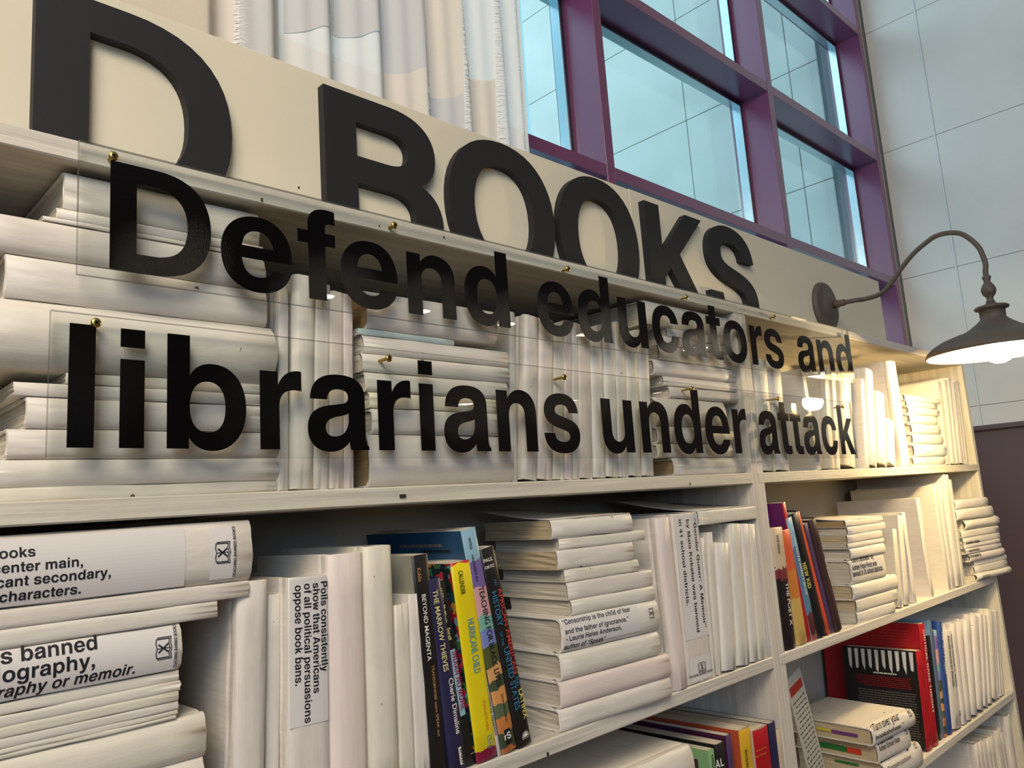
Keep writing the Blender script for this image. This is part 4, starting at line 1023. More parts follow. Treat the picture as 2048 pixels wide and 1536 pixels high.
# ------------------------------------------------------------------ left case, second shelf
g = 'books stacked at the left end of the second shelf'; w = 'left stack on the second shelf'
t2 = stack([
            (-120, 409, 1514, dict(tx=408, kind='hard', round=0.1)),
            (-120, 412, 1425, dict(tx=411, kind='hard', round=0.1)),
            (-120, 351, 1437, dict(tx=350, kind='paper', round=0.0)),
            (-120, 355, 1420, dict(tx=355, kind='paper', round=0.0)),
            (-120, 356, 1402, dict(tx=355, kind='paper', round=0.0)),
            (-120, 357, 1382, dict(tx=357, kind='paper', round=0.0)),
            (-120, 361, 1361, dict(tx=359, kind='paper', round=0.0)),
            (-120, 358, 1340, dict(tx=357, kind='paper', round=0.0)),
            (-120, 362, 1246, dict(tx=361, kind='hard', round=0.12, label='thick white book with a sticker reading books banned, biography, memoir')),
            (-120, 434, 1202, dict(tx=433, kind='paper', round=0.05)),
            (-120, 497, 1161, dict(tx=495, kind='paper', round=0.05)),
            (-120, 501, 1040, dict(tx=492, kind='hard', round=0.10, label='thick white book with a sticker reading center main, secondary, characters'))],
           0.006, Z2, w, g, depth=(0.17, 0.2), gap=0.0003)
bk = t2[-1]
patch(bk, ((-60, 1085), (370, 1180)), M['label']); patch(bk, ((419, 1056), (470, 1155)), M['label'])
letter(bk, 'books', None, (70, 1112), 'ink', cap=0.0078, end=True); letter(bk, 'center main,', None, (164, 1132), 'ink', cap=0.0078, end=True)
letter(bk, 'significant secondary,', None, (220, 1153), 'ink', cap=0.0078, end=True); letter(bk, 'characters.', None, (162, 1187), 'ink', cap=0.0078, end=True)
stroke_shape(bk, OPEN_BOOK, (443, 1105), 0.0165, math.pi/2)
letter(bk, 'TEACHING BANNED BOOKS', (469, 1154), (473, 1052), 'ink', mode='up', cap=0.0028)
bk = t2[-4]
patch(bk, ((-60, 1270), (352, 1352)), M['label'])
letter(bk, 'books banned', None, (194, 1298), 'ink', cap=0.0113, end=True); letter(bk, 'biography,', None, (188, 1333), 'ink', cap=0.0112, end=True)
letter(bk, 'autobiography or memoir.', None, (270, 1347), 'ink', cap=0.0088, end=True, slant=0.2)
stroke_shape(bk, OPEN_BOOK, (325, 1296), 0.0155, math.pi/2)
letter(bk, 'TEACHING BANNED BOOKS', (349, 1336), (357, 1248), 'ink', mode='up', cap=0.0026)

g = 'upright white books on the second shelf of the left bookcase'
w = 'run beside the left second-shelf stack'
# feet of this run lie below the frame; foot columns are continued down the spines
v = upright([(462, 528, (475, 1166), dict(kind='hard', y=0.01)), (530, 575, (534, 1190), dict(kind='hard', y=0.02)),
             (577, 662, (576, 1158), dict(kind='hard', round=0.04, label='thick white book with a sticker reading Polls consistently show that Americans')),
             (665, 740, (654, 1111), dict(kind='hard', mat='book_pink', round=0.12)), (741, 801, (712, 1096), dict(kind='hard', round=0.12)),
             (803, 832, (777, 1213), dict(kind='paper')), (833, 864, (803, 1192), dict(kind='paper'))], 0.004, Z2, w, g, depth=(0.15, 0.19))
bk = v[2]
patch(bk, ((578, 1160), (657, 1440)), M['label'])
letter(bk, 'Polls consistently', (642.5, 1163), (641, 1344), 'ink', cap=0.0078)
letter(bk, 'show that Americans', (626, 1166), (624.5, 1387), 'ink', cap=0.0078)
letter(bk, 'of all political persuasions', (608.5, 1167.5), (607, 1447), 'ink', cap=0.0078)
letter(bk, 'oppose book bans.', (591.5, 1171), (588, 1373), 'ink', cap=0.0078)
# ------------------------------------------------------------------ the colourful books
g = None
def cbook(row, label): row[3]['label'] = label; row[3]['free'] = True; return row
art = ramp_mat('teaching_art', [(0.0, s2l(206, 120, 60)), (0.07, s2l(72, 84, 60)), (0.14, s2l(206, 130, 70)), (0.20, s2l(92, 104, 74)), (0.27, s2l(214, 150, 90)), (0.33, s2l(70, 80, 56)), (0.38, s2l(210, 160, 100)), (0.43, s2l(82, 88, 48)),
        (0.52, s2l(120, 132, 190)), (0.60, s2l(120, 176, 160)), (0.66, s2l(212, 160, 164)), (0.80, s2l(118, 100, 160)), (0.92, s2l(140, 178, 196))], 'Z', 0.26, 0.10, 42)
flower = blotch_mat('flower_art', s2l(24, 40, 44), [(0.22, s2l(150, 28, 40)), (0.42, s2l(60, 96, 60)), (0.58, s2l(30, 60, 66)), (0.72, s2l(170, 120, 40)), (0.82, s2l(100, 140, 150)), (0.92, s2l(190, 50, 60))], 85)
hurr = ramp_mat('hurricane_spine', [(0.0, s2l(150, 30, 70)), (0.075, s2l(228, 208, 26)), (0.97, s2l(206, 50, 50)), (1.02, s2l(206, 50, 50))], 'Z', 0.235, 0.05, 60)
c = upright([cbook((864, 896, (824, 1112), dict(mat='cov_black', side='cov_grey', pages='pages_white')), 'thin black paperback titled Beyond Magenta leaning left'),
             cbook((902, 938, (848, 1162), dict(mat='cov_navy', side='cov_navy', pages='pages_white', y=0.004)), 'navy paperback titled The Marrow Thieves leaning left'),
             cbook((934, 953, (873, 1164), dict(mat='cov_black', side='cov_navy', y=0.006)), 'black paperback with a blue panel titled Indian No More'),
             cbook((955, 996, (901, 1128), dict(mat=hurr, side=flower, pages='pages_white', kind='paper')), 'yellow paperback titled Hurricane Child with flowered cover'),
             cbook((997, 1004, (936, 1199), dict(mat='cov_white', side='cov_steel', y=0.004)), 'thin white-spined paperback beginning Narrative of the Life'),
             cbook((1006, 1035, (922, 1062), dict(mat=art, side='cov_blue', d=0.20, pages='pages_white')), 'tall paperback with patchwork spine titled Teaching for Black Lives'),
             cbook((1037, 1065, (960, 1100), dict(mat='cov_black', side='cov_black', d=0.14, kind='paper')), 'black paperback titled An African American and Latinx History')], 0.003, Z2, w, g)
letter(c[0], 'Kuklin', (833, 1137), (836.5, 1164), 'ink_tan', 'B', cap=0.0048)
letter(c[0], 'BEYOND MAGENTA', (840, 1190), (857, 1322), 'ink_white', 'B', cap=0.0052)
letter(c[0], 'TRANSGENDER teens SPEAK out', (858.5, 1332), (878, 1472), 'ink_tan', 'B', cap=0.0036)
letter(c[1], 'THE MARROW THIEVES', (861.5, 1182), (889, 1343), 'ink_paleyellow', 'B', cap=0.0066)
letter(c[1], 'Cherie Dimaline', (894, 1358), (912.5, 1468), 'ink_white', 'B', cap=0.0066)
patch(c[1], ((915, 1495), (926, 1527)), M['cov_white']); letter(c[1], 'DCB', (918.5, 1498), (923, 1526), 'ink', cap=0.0052)
letter(c[2], 'Willing McManis', (877.5, 1178), (889.5, 1247), 'ink_paleyellow', 'B', cap=0.0042); letter(c[2], 'Sorell', (892, 1257), (898, 1280), 'ink_paleyellow', 'B', cap=0.0042)
patch(c[2], ((899, 1301), (931, 1428)), M['panel_ltblue']); letter(c[2], 'INDIAN NO MORE', (902, 1305), (922, 1421), 'ink_magenta', cap=0.0078)
letter(c[2], 'TU BOOKS', (940, 1508), (949, 1505), 'ink_white', mode='across')
letter(c[3], 'CALLENDER', (913, 1143), (924, 1189), 'ink', 'B', cap=0.0062); letter(c[3], 'HURRICANE CHILD', (929, 1241), (952, 1346), 'ink_teal', 'B', cap=0.0098)
letter(c[3], 'SCHOLASTIC PRESS', (963, 1401), (973, 1460), 'ink_orange', 'B', cap=0.0040)
stroke_shape(c[3], [([(-.35, -.7), (.35, -.7), (.35, .7), (-.35, .7), (-.35, -.7)], .08), ([(-.15, .2), (.15, .4)], .15), ([(-.15, -.2), (.15, -.1)], .12)], (979, 1482), 0.009, 0, 'ink_teal')
letter(c[4], 'NARRATIVE OF THE LIFE OF AN AMERICAN, FREDERICK', (951, 1278), (991, 1471), 'ink', cap=0.0024)
letter(c[5], 'WATSON', (934.5, 1076), (939.5, 1099), 'ink', 'B', cap=0.0040); letter(c[5], 'HAGOPIAN AU', (942, 1110), (951, 1163), 'ink', 'B', cap=0.0034)
letter(c[5], 'TEACHING FOR BLACK LIVES', (955, 1175), (994, 1373), 'ink', 'B', cap=0.0078); letter(c[5], 'RETHINKING SCHOOLS', (1000, 1389), (1012, 1444), 'ink', 'B', cap=0.003)
patch(c[5], ((1007, 1461), (1024, 1483)), M['cov_black']); letter(c[5], 'rS', (1009, 1479), (1022, 1476), 'ink_white', mode='across')
letter(c[6], 'PAUL', (967.5, 1126), (985, 1120), 'ink_white', 'B', mode='across'); letter(c[6], 'ORTIZ', (970, 1139), (988, 1133), 'ink_white', 'B', mode='across')
letter(c[6], 'AN', (986, 1159), (989, 1171), 'ink_blue', 'B', cap=0.0036); letter(c[6], 'AFRICAN AMERICAN', (993, 1178), (1028, 1348), 'ink_red', 'B', cap=0.0068)
letter(c[6], 'HISTORY', (982, 1185), (996, 1254), 'ink_blue', 'B', cap=0.0078); letter(c[6], 'OF THE', (998, 1265), (1004, 1292), 'ink_blue', 'B', cap=0.0036)
letter(c[6], 'UNITED STATES', (1006, 1297), (1031, 1421), 'ink_blue', 'B', cap=0.0080); letter(c[6], 'AND', (1029, 1353), (1033, 1372), 'ink_blue', 'B', cap=0.0044)
letter(c[6], 'LATINX', (1036, 1380), (1047, 1439), 'ink_yellow', 'B', cap=0.0072)
stroke_shape(c[6], [([(0, -.1), (math.cos(a_)*.6, math.sin(a_)*.6-.1)], .09) for a_ in [math.pi*k/8 for k in range(9)]], (1050, 1470), 0.0095, 0, 'ink_white')
letter(c[6], 'BEACON PRESS', (1044, 1478), (1057, 1474), 'ink_white', mode='across')

CB = c
# ------------------------------------------------------------------ the stack with the Censorship quotation
g = 'books in the yawed stack on the second shelf'; w = 'stack right of the coloured books'
s = stack([(1118, 1342, 1421, dict(kind='hard', round=0.06)), (1118, 1340, 1366, dict(kind='hard', mat='book_pink', round=0.06)), (1119, 1318, 1309, dict(kind='hard', round=0.08)),
           (1118, 1316, 1238, dict(kind='hard', round=0.10, label='white book with a sticker quoting Censorship is the child of fear')),
           (1141, 1308, 1201, dict(kind='paper', round=0.1)), (1133, 1304, 1166, dict(kind='paper')), (1128, 1277, 1140, dict(kind='paper')), (1113, 1266, 1102, dict(kind='paper', pages='pages_cream')),
           (1117, 1289, 1078, dict(kind='paper')), (1100, 1262, 1041, dict(kind='paper', pages='pages_cream', round=0.12))], 0.004, Z2, w, g, yaw=-0.07, depth=(0.13, 0.15))
bk = s[3]
patch(bk, ((1124, 1240), (1280, 1262)), M['label'])
letter(bk, '<Censorship is the child of fear', (1125, 1250), (1261, 1223), 'ink', cap=0.0062); letter(bk, 'and the father of ignorance.>', (1129, 1269), (1256, 1241), 'ink', cap=0.0062)
letter(bk, '- Laurie Halse Anderson,', (1131, 1284), (1242, 1258), 'ink', cap=0.0062); letter(bk, 'author of <Speak>', (1129, 1301.5), (1212, 1280), 'ink', cap=0.0062, slant=0.2)
stroke_shape(bk, OPEN_BOOK, (1301, 1226), 0.0115, math.pi/2)
def curled(b, lift_, name='loose_cover'):
    """a paper cover springing up from the book's top face, highest at its far corner"""
    rings = []
    for k in range(9):
        z = b.h*k/8; ring = []
        for j in range(9):
            y = b.d*j/8
            q = lift_*(j/8)**1.6*(0.35+0.65*abs(math.sin(1.2+2.2*k/8))) + 0.0006
            ring.append((-q, y+0.001, z))
        rings.append(ring)
    mb = MB(); mb.ring_surface(rings, False, False, 0, True)
    o = mb.build(name, M['book_white'], b.root)
    sm = o.modifiers.new('thick', 'SOLIDIFY'); sm.thickness = 0.0006
curled(s[-1], 0.018)
g = 'upright white books on the second shelf of the left bookcase'
w = 'run beside the seam, second shelf'
v = upright([(1350, 1377, (1311, 1037), dict(kind='hard', mat='book_pink', round=0.14)),
             (1378, 1428, (1345, 1029), dict(kind='hard', round=0.015, label='white book with a sticker reading Gender Queer was banned in 41 districts')),
             (1428, 1433, (1403, 1077), dict(kind='paper')), (1434, 1444, (1415, 1066), dict(kind='paper')), (1446, 1474, (1432, 1090), dict(kind='hard')),
             (1477, 1501, (1451, 1051), dict(kind='hard')), (1502, 1518, (1475, 1050)), (1519, 1533, (1499, 1050)), (1534, 1538, (1516, 1052)), (1539, 1543, (1521, 1058), dict(kind='paper'))], 0.004, Z2, w, g, depth=(0.12, 0.15))
bk = v[1]
patch(bk, ((1346, 1032), (1422, 1268)), M['label']); patch(bk, ((1378, 1318), (1424, 1352)), M['label'])
letter(bk, '<Gender Queer: A Memoir>', (1387, 1037), (1405, 1256), 'ink', cap=0.0080); letter(bk, 'by Maia Kobabe was banned', (1373, 1039), (1391, 1265), 'ink', cap=0.0080)
letter(bk, 'in 41 school districts.', (1358, 1039), (1371, 1212), 'ink', cap=0.0080)
stroke_shape(bk, OPEN_BOOK, (1403, 1333), 0.0165, 0); letter(bk, 'TEACHING BANNED BOOKS', (1378, 1353), (1426, 1346), 'ink', mode='across')
# one book lying across the tops
top = max((bb.M @ Vector((bb.t/2, 0.02, bb.h))).z for bb in v[5:8])
xl = on_y(1400, 1064, 0.0).x; xr = XS-BOARD-0.004
Mx = Matrix.Translation((xl, 0.0, top+0.0265)) @ Matrix.Rotation(0.0, 4, 'Z') @ Matrix.Rotation(math.pi/2, 4, 'Y')
b = newbook(Mx, 0.0225, 0.17, xr-xl, 'white-painted book with a curled cover lying across the upright books', None, 'book_white', 'paper', 'pages_white', 0.02)
b.flat = True; curled(b, 0.026)

# ------------------------------------------------------------------ right case, second shelf
w = 'x'; g = None
pink = ramp_mat('poet_spine', [(0.0, s2l(36, 30, 30)), (0.62, s2l(120, 52, 58)), (0.72, s2l(206, 184, 156)), (1.01, s2l(206, 184, 156))], 'Z', 0.215, 0.12, 120)
blues = ramp_mat('blue_spine', [(0.0, s2l(170, 90, 90)), (0.12, s2l(96, 50, 52)), (0.30, s2l(92, 132, 160)), (0.9, s2l(140, 180, 204))], 'Z', 0.21, 0.14, 90)
sand = ramp_mat('sand_spine', [(0.0, s2l(206, 172, 96)), (0.45, s2l(206, 128, 60)), (0.7, s2l(214, 96, 60)), (1.01, s2l(214, 96, 60))], 'Z', 0.205, 0.1, 60)
c = upright([cbook((1568, 1593, (1540, 1056), dict(mat=pink, side='cov_brown')), 'black and cream paperback titled The Poet X beside the seam'),
             cbook((1596, 1616, (1560, 1062), dict(mat=sand, side='cov_skyblue', y=0.006)), 'orange and sand-coloured paperback right of The Poet X'),
             cbook((1617, 1625, (1564, 1006), dict(mat='cov_magenta' if 'cov_magenta' in M else 'cov_red', side='cov_purple', y=0.006, d=0.12)), 'tall thin paperback with a purple cover and red spine'),
             cbook((1626, 1637, (1573, 1038), dict(mat=blues, side='cov_skyblue', y=0.004)), 'light blue paperback titled All Boys Arent Blue'),
             cbook((1639, 1655, (1580, 1030), dict(mat='cov_black', side='cov_black', y=0.004)), 'black paperback titled New Kid in yellow letters'),
             cbook((1655.5, 1662, (1593, 1026), dict(mat='cov_coral', side='cov_black', y=0.004)), 'thin book with a coral red spine leaning left'),
             cbook((1663, 1674, (1608, 1050), dict(mat='cov_mid', side='cov_brown', y=0.006)), 'thin brownish purple paperback in the leaning group'),
             cbook((1675, 1686, (1620, 1041), dict(mat='cov_brown', side='cov_brown', y=0.002)), 'dark brown paperback rightmost of the leaning group')], 0.005, Z2, w, g, depth=(0.13, 0.15))
letter(c[0], 'ACEVEDO', (1551, 1070), (1557, 1107), 'ink', cap=0.0055); letter(c[0], 'THE POET X', (1566, 1166), (1581, 1250), 'ink_white', 'B', cap=0.0115)
letter(c[3], "ALL BOYS AREN'T BLUE", (1585, 1075), (1612, 1190), 'ink_white', cap=0.0065)
letter(c[4], 'NEW KID', (1606, 1127), (1618, 1178), 'ink_yellow', cap=0.0090)
letter(c[6], 'THE BREAKAWAY', (1622, 1066), (1650, 1165), 'ink_magenta', cap=0.005)
letter(c[7], 'SPEAK', (1648, 1118), (1658, 1160), 'ink_white', cap=0.0065)
g = 'books in the middle stack, right bookcase second shelf'; w = 'stack beside the leaning colourful books'
s = stack([(1713, 1790, 1226, dict(kind='paper')), (1711, 1795, 1201, dict(pages='pages_cream', kind='paper')), (1703, 1794, 1171, dict(kind='hard', pages='pages_cream')),
           (1699, 1770, 1122, dict(kind='hard', round=0.03, label='white book with a sticker reading Out of Darkness was banned')),
           (1699, 1769, 1098), (1695, 1768, 1088), (1694, 1764, 1071, dict(pages='pages_cream')), (1694, 1770, 1055, dict()), (1690, 1765, 1042, dict(pages='pages_tan'))],
          0.006, Z2, w, g, yaw=-0.05, depth=(0.12, 0.135))
bk = s[3]
patch(bk, ((1700, 1124), (1768, 1138)), M['label'])
letter(bk, '<Out of Darkness> by', (1702, 1127), (1747, 1116.5), 'ink', cap=0.0115); letter(bk, 'Ashley Hope Perez was', (1704.7, 1142.5), (1753, 1130), 'ink', cap=0.0115)
letter(bk, 'banned in 24 school districts.', (1706, 1157), (1765, 1137), 'ink', cap=0.0110)
curled(s[-1], 0.012)
g = 'large thin white books standing on the right bookcase second shelf'; w = 'picture books, right bookcase'
v = upright([(1800, 1808, (1785, 1060), dict(d=0.10, kind='paper')), (1811, 1820, (1796, 1034), dict(d=0.16, kind='paper')), (1828, 1834, (1800, 1026), dict(d=0.17, kind='paper')),
             (1862, 1869, (1832, 996), dict(d=0.20, kind='paper')), (1897, 1904, (1866, 972), dict(d=0.215, kind='paper')), (1905, 1912, (1875, 968), dict(d=0.215, kind='paper')),
             (1914, 1925, (1886, 951), dict(d=0.23, kind='paper', label='tall thin white book with small lettering down its spine')), (1926, 1931, (1898, 960), dict(d=0.2, kind='paper'))], 0.006, Z2, w, g)
patch(v[3], ((1863, 1150), (1869, 1190)), M['label'])
g = 'books in the stack at the right end of the second shelf'; w = 'overhanging right end stack'
s = stack([(1950, 2019, 1148, dict(kind='hard', round=0.35, label='fat rounded white book with stickered text under the end stack')), (1948, 2014, 1133), (1947, 2013, 1123, dict(kind='paper')), (1937, 2007, 1108, dict(kind='hard', round=0.2)),
           (1930, 2002, 1098), (1927, 2000, 1090), (1925, 1999, 1077), (1921, 1997, 1063), (1925, 1994, 1040, dict(kind='hard', round=0.3)), (1911, 1985, 1020), (1909, 1975, 1001)],
          0.002, Z2, w, g, yaw=-0.13, depth=(0.10, 0.12))
r_ = random.Random(11)                      # four lines of print too small to read
bars = []
for k in range(4):
    u = -0.5
    while u < 0.45:
        w_ = r_.uniform(0.06, 0.2); bars.append(([(u, 0.3-0.2*k), (min(u+w_, 0.5), 0.3-0.2*k)], 0.085)); u += w_+0.11
bars = [([(p[0]*2.6, p[1]) for p in pts], w) for pts, w in bars]
stroke_shape(s[0], bars, (1972, 1154), s[0].t*0.9, 0, 'ink', 'fine_print')
letter(s[3], 'characters.', (1940, 1117), (1962, 1110), 'ink', cap=0.009); letter(s[4], 'secondary,', (1938, 1105), (1960, 1099), 'ink', cap=0.007); letter(s[6], 'center main,', (1933, 1090), (1960, 1083), 'ink', cap=0.008)

# ------------------------------------------------------------------ right case, third shelf
crt = newbook
c = upright([cbook((1855, 1866, (1832, 1305), dict(mat='cov_red', side='cov_black', d=0.17, kind='paper')), 'black-covered paperback with a red spine standing before the red book'),
             cbook((1867.5, 1878, (1838, 1250), dict(mat='cov_red', side='cov_red', d=0.235, kind='paper')), 'large red paperback titled Critical Race Theory'),
             cbook((1880, 1884, (1856, 1272), dict(mat='cov_black', side='cov_black', d=0.15, y=0.012)), 'thin black book right of the red book'),
             cbook((1885, 1889, (1859, 1242), dict(mat='cov_steel', side='cov_skyblue', d=0.22, y=0.012)), 'tall thin grey-blue book between black and blue spines'),
             cbook((1890, 1896, (1868, 1262), dict(mat=art, side='cov_steel', d=0.2, y=0.01)), 'thin paperback with a patchwork spine, right bookcase third shelf'),
             cbook((1897, 1905, (1875, 1246), dict(mat='cov_royal', side='cov_royal', d=0.2, y=0.008)), 'royal blue paperback titled The 1619 Project'),
             cbook((1908, 1925, (1887, 1268), dict(mat='book_spine', d=0.17, kind='hard', round=0.04)), 'white book with a sticker reading banned across 21 districts')], 0.006, Z3, w, g)
letter(c[1], 'CRITICAL RACE THEORY', (1842.5, 1260), (1866, 1426), 'ink_white', cap=0.0110)
letter(c[5], 'The 1619 Project', (1879, 1262), (1892, 1348), 'ink_white', 'B', cap=0.012)
letter(c[6], 'Florida counted 565 books', (1897, 1270), (1915, 1372), 'ink', cap=0.010); letter(c[6], 'banned across 21 districts.', (1891, 1272), (1909, 1374), 'ink', cap=0.010)
stroke_shape(c[6], OPEN_BOOK, (1920, 1425), 0.014, 0)
# print on the left faces of the black and red books (local x just below 0)
def side_print(b, items, name='cover_print'):
    for verts, fs, mat in items:
        me = bpy.data.meshes.new(name); me.from_pydata(verts, [], fs); me.update(); link(name, me, mat, b.root, recalc=False)
def side_rect(y0, y1, z0, z1, x=-0.0009): return [(x, y0, z0), (x, y0, z1), (x, y1, z1), (x, y1, z0)], [[0, 1, 2, 3]]
b = c[0]; H, D_ = b.h, b.d
piano = MB()
for k in range(10):
    y = D_*(0.04+0.092*k); q = len(piano.v)
    piano.v += [(-0.0009, y, H*0.985), (-0.0009, y+D_*0.055, H*0.985), (-0.0009, y+D_*0.05, H*(0.80+0.03*math.sin(k*2.1))), (-0.0009, y+D_*0.02, H*(0.765+0.02*math.cos(k*3))), (-0.0009, y+0.002, H*0.81)]
    piano.face([q, q+1, q+2, q+3, q+4])
side_print(b, [(piano.v, piano.f, M['ink_white'])], 'cover_art')
def side_lines(b, y0, y1, z0, z1, n, h, mat, seed):
    r = random.Random(seed); mb = MB()
    for k in range(n):
        z = z1-(z1-z0)*k/max(n-1, 1); y = y0+r.uniform(0, 0.006)
        e_ = y1-r.uniform(0, 0.25)*(y1-y0)*(1 if k == n-1 else 0.15)
        while y < e_:
            w_ = r.uniform(0.003, 0.011); q = len(mb.v)
            mb.v += [(-0.0009, y, z), (-0.0009, y, z+h), (-0.0009, min(y+w_, e_), z+h), (-0.0009, min(y+w_, e_), z)]; mb.face([q, q+1, q+2, q+3]); y += w_+0.0012
    mb.build('cover_print', mat, b.root, recalc=False)
side_lines(b, D_*0.1, D_*0.85, H*0.60, H*0.70, 6, 0.0018, M['cov_redside'], 1)
side_lines(b, D_*0.25, D_*0.7, H*0.735, H*0.735, 1, 0.003, M['ink_white'], 2)
side_lines(b, D_*0.05, D_*0.85, H*0.08, H*0.55, 20, 0.0017, M['ink_grey'], 3)
b = c[1]; side_lines(b, b.d*0.1, b.d*0.85, b.h*0.78, b.h*0.93, 7, 0.0018, M['ink_red'], 4)
g = 'upright white books on the right bookcase third shelf'; w = 'right end run, third shelf'
v = upright([(1926, 1934, (1902, 1250), dict(kind='hard')), (1935, 1943.5, (1915, 1248), dict(d=0.15)), (1944.5, 1955, (1930, 1246)), (1956, 1967, (1946, 1240)), (1968, 1976, (1958, 1234)), (1977, 1984.5, (1966, 1236)),
             (1985.5, 1995, (1976, 1228)), (1996, 2000, (1984, 1226)), (2001, 2005, (1990, 1224)), (2006, 2009, (1995, 1224))], 0.006, Z3, w, g, depth=(0.15, 0.18))
g = 'books in the low stack on the right bookcase third shelf'; w = 'x'
s = stack([(1763, 1841, 1526, dict(kind='hard', round=0.12, pages='pages_cream', d=0.19, label='white book with a sticker reading Deconstructing, lowest of three')),
           (1753, 1820, 1490, dict(kind='hard', round=0.06, pages='pages_cream', d=0.185, label='white book with a sticker reading Author School Visits')),
           (1741, 1826, 1458, dict(kind='hard', round=0.16, pages='pages_cream', d=0.19, label='white book with a sticker reading Turn over your'))], -0.004, Z3, w, g, yaw=-0.08)
patch(s[0], ((1764, 1530), (1825, 1490)), M['label']); patch(s[1], ((1756, 1495), (1806, 1470)), M['label']); patch(s[2], ((1743, 1462), (1812, 1432)), M['label'])
letter(s[0], 'Deconstructing', (1766, 1534), (1818, 1490), 'ink', cap=0.0145); letter(s[0], 'Construction', (1775, 1551), (1820, 1509), 'ink_grey', cap=0.0080, slant=0.25)
letter(s[1], "Children's Book", (1757, 1496), (1787, 1471), 'ink', cap=0.0080); letter(s[1], 'Author School Visits', (1759, 1507), (1799, 1479), 'ink', cap=0.0095)
letter(s[2], '<Turn over your', (1745, 1467), (1800, 1437), 'ink', cap=0.0140); letter(s[2], 'bookshelves.>', (1750, 1482), (1806, 1450), 'ink', cap=0.0080, slant=0.25)
for bb, px in ((s[0], (1832, 1488)), (s[1], (1812, 1460)), (s[2], (1819, 1424))): stroke_shape(bb, OPEN_BOOK, px, 0.014, math.pi/2)
def page_tab(b, y0, y1, x0, x1, mat, label):
    mb = MB(); mb.box(x0, x1, y0, y1, 0.0004, 0.0032); o = mb.build('page_marker', M[mat], b.root); o['label'] = label
page_tab(s[2], 0.03, 0.085, s[2].t*0.45, s[2].t*0.62, 'tab_purple', 'purple page marker'); page_tab(s[2], 0.088, 0.12, s[2].t*0.45, s[2].t*0.58, 'tab_yellow', 'yellow page marker')
page_tab(s[1], 0.035, 0.065, s[1].t*0.42, s[1].t*0.70, 'tab_red', 'red page marker'); page_tab(s[1], 0.066, 0.125, s[1].t*0.42, s[1].t*0.70, 'tab_green', 'green page marker')
page_tab(s[0], 0.05, 0.10, s[0].t*0.25, s[0].t*0.33, 'tab_green', 'green page marker')
b = CB[5]; side_lines(b, b.d*0.18, b.d*0.75, b.h*0.93, b.h*0.93, 1, 0.004, M['ink_grey'], 6); side_lines(b, b.d*0.12, b.d*0.42, b.h*0.905, b.h*0.905, 1, 0.003, M['ink'], 7)
b = CB[0]
mb = MB(); mb.v, mb.f = side_rect(b.d*0.38, b.d*0.8, b.h*0.865, b.h*0.95); mb.mi = [0]; mb.smooth = [False]; mb.build('printed_box', M['cov_orange'], b.root, recalc=False)
side_lines(b, b.d*0.42, b.d*0.7, b.h*0.905, b.h*0.93, 2, 0.003, M['ink_tan'], 8); side_lines(b, b.d*0.35, b.d*0.7, b.h*0.84, b.h*0.84, 1, 0.002, M['ink'], 9)
# leaning leaflet in a clear sleeve beside the seam
def leaflet():
    yy = 0.035
    A = on_y(1601, 1350, yy); B_ = on_y(1648, 1536, yy); C_ = on_y(1582, 1373, yy)
    d = (B_-A).normalized(); low = A + d*((Z3+0.001-A.z)/d.z)          # the right edge run down to the shelf
    up = -d; side = Vector((up.z, 0, -up.x))*-1.0                      # towards the left, across the sheet
    W = 0.062
    root = empty('leaflet', tuple(low)); tag(root, 'clear-sleeved leaflet with a red heading, tilted left of the low stack', 'leaflet')
    Hh = (A-low).length
    if side.x > 0: side = -side
    # keep the whole sheet above the shelf
    lift = max(0.0, -(side*W).z)
    def P(u, v, off=0.0): p = side*u + up*v + Vector((0, -off, 0)); return (p.x, p.y, p.z+lift)
    def sheet(u0, u1, v0, v1, off, th, mat, name):
        mb = MB(); mb.v = [P(u0, v0, off), P(u1, v0, off), P(u1, v1, off), P(u0, v1, off), P(u0, v0, off+th), P(u1, v0, off+th), P(u1, v1, off+th), P(u0, v1, off+th)]
        for f in ((0,3,2,1),(4,5,6,7),(0,1,5,4),(1,2,6,5),(2,3,7,6),(3,0,4,7)): mb.face(list(f))
        return mb.build(name, mat, root)
    sheet(0, W, 0, Hh, 0, 0.0005, M['cov_white'], 'paper')
    sheet(-0.002, W+0.002, 0, Hh+0.004, 0.0008, 0.0008, M['acrylic'], 'sleeve')
    sheet(0.006, W-0.006, Hh-0.035, Hh-0.018, 0.0005, 0.0002, M['tab_red'], 'heading_bar')
    mb = MB(); r = random.Random(5)
    for k in range(20):
        v = Hh-0.05-0.0095*k; u = 0.006
        if v < 0.01: break
        while u < W-0.012:
            w_ = r.uniform(0.004, 0.012); b0 = len(mb.v)
            mb.v += [P(u, v, 0.00058), P(u+w_, v, 0.00058), P(u+w_, v+0.0032, 0.00058), P(u, v+0.0032, 0.00058)]; mb.face([b0, b0+1, b0+2, b0+3]); u += w_+0.003
    mb.build('printed_lines', M['ink_grey'], root, recalc=False)
leaflet()

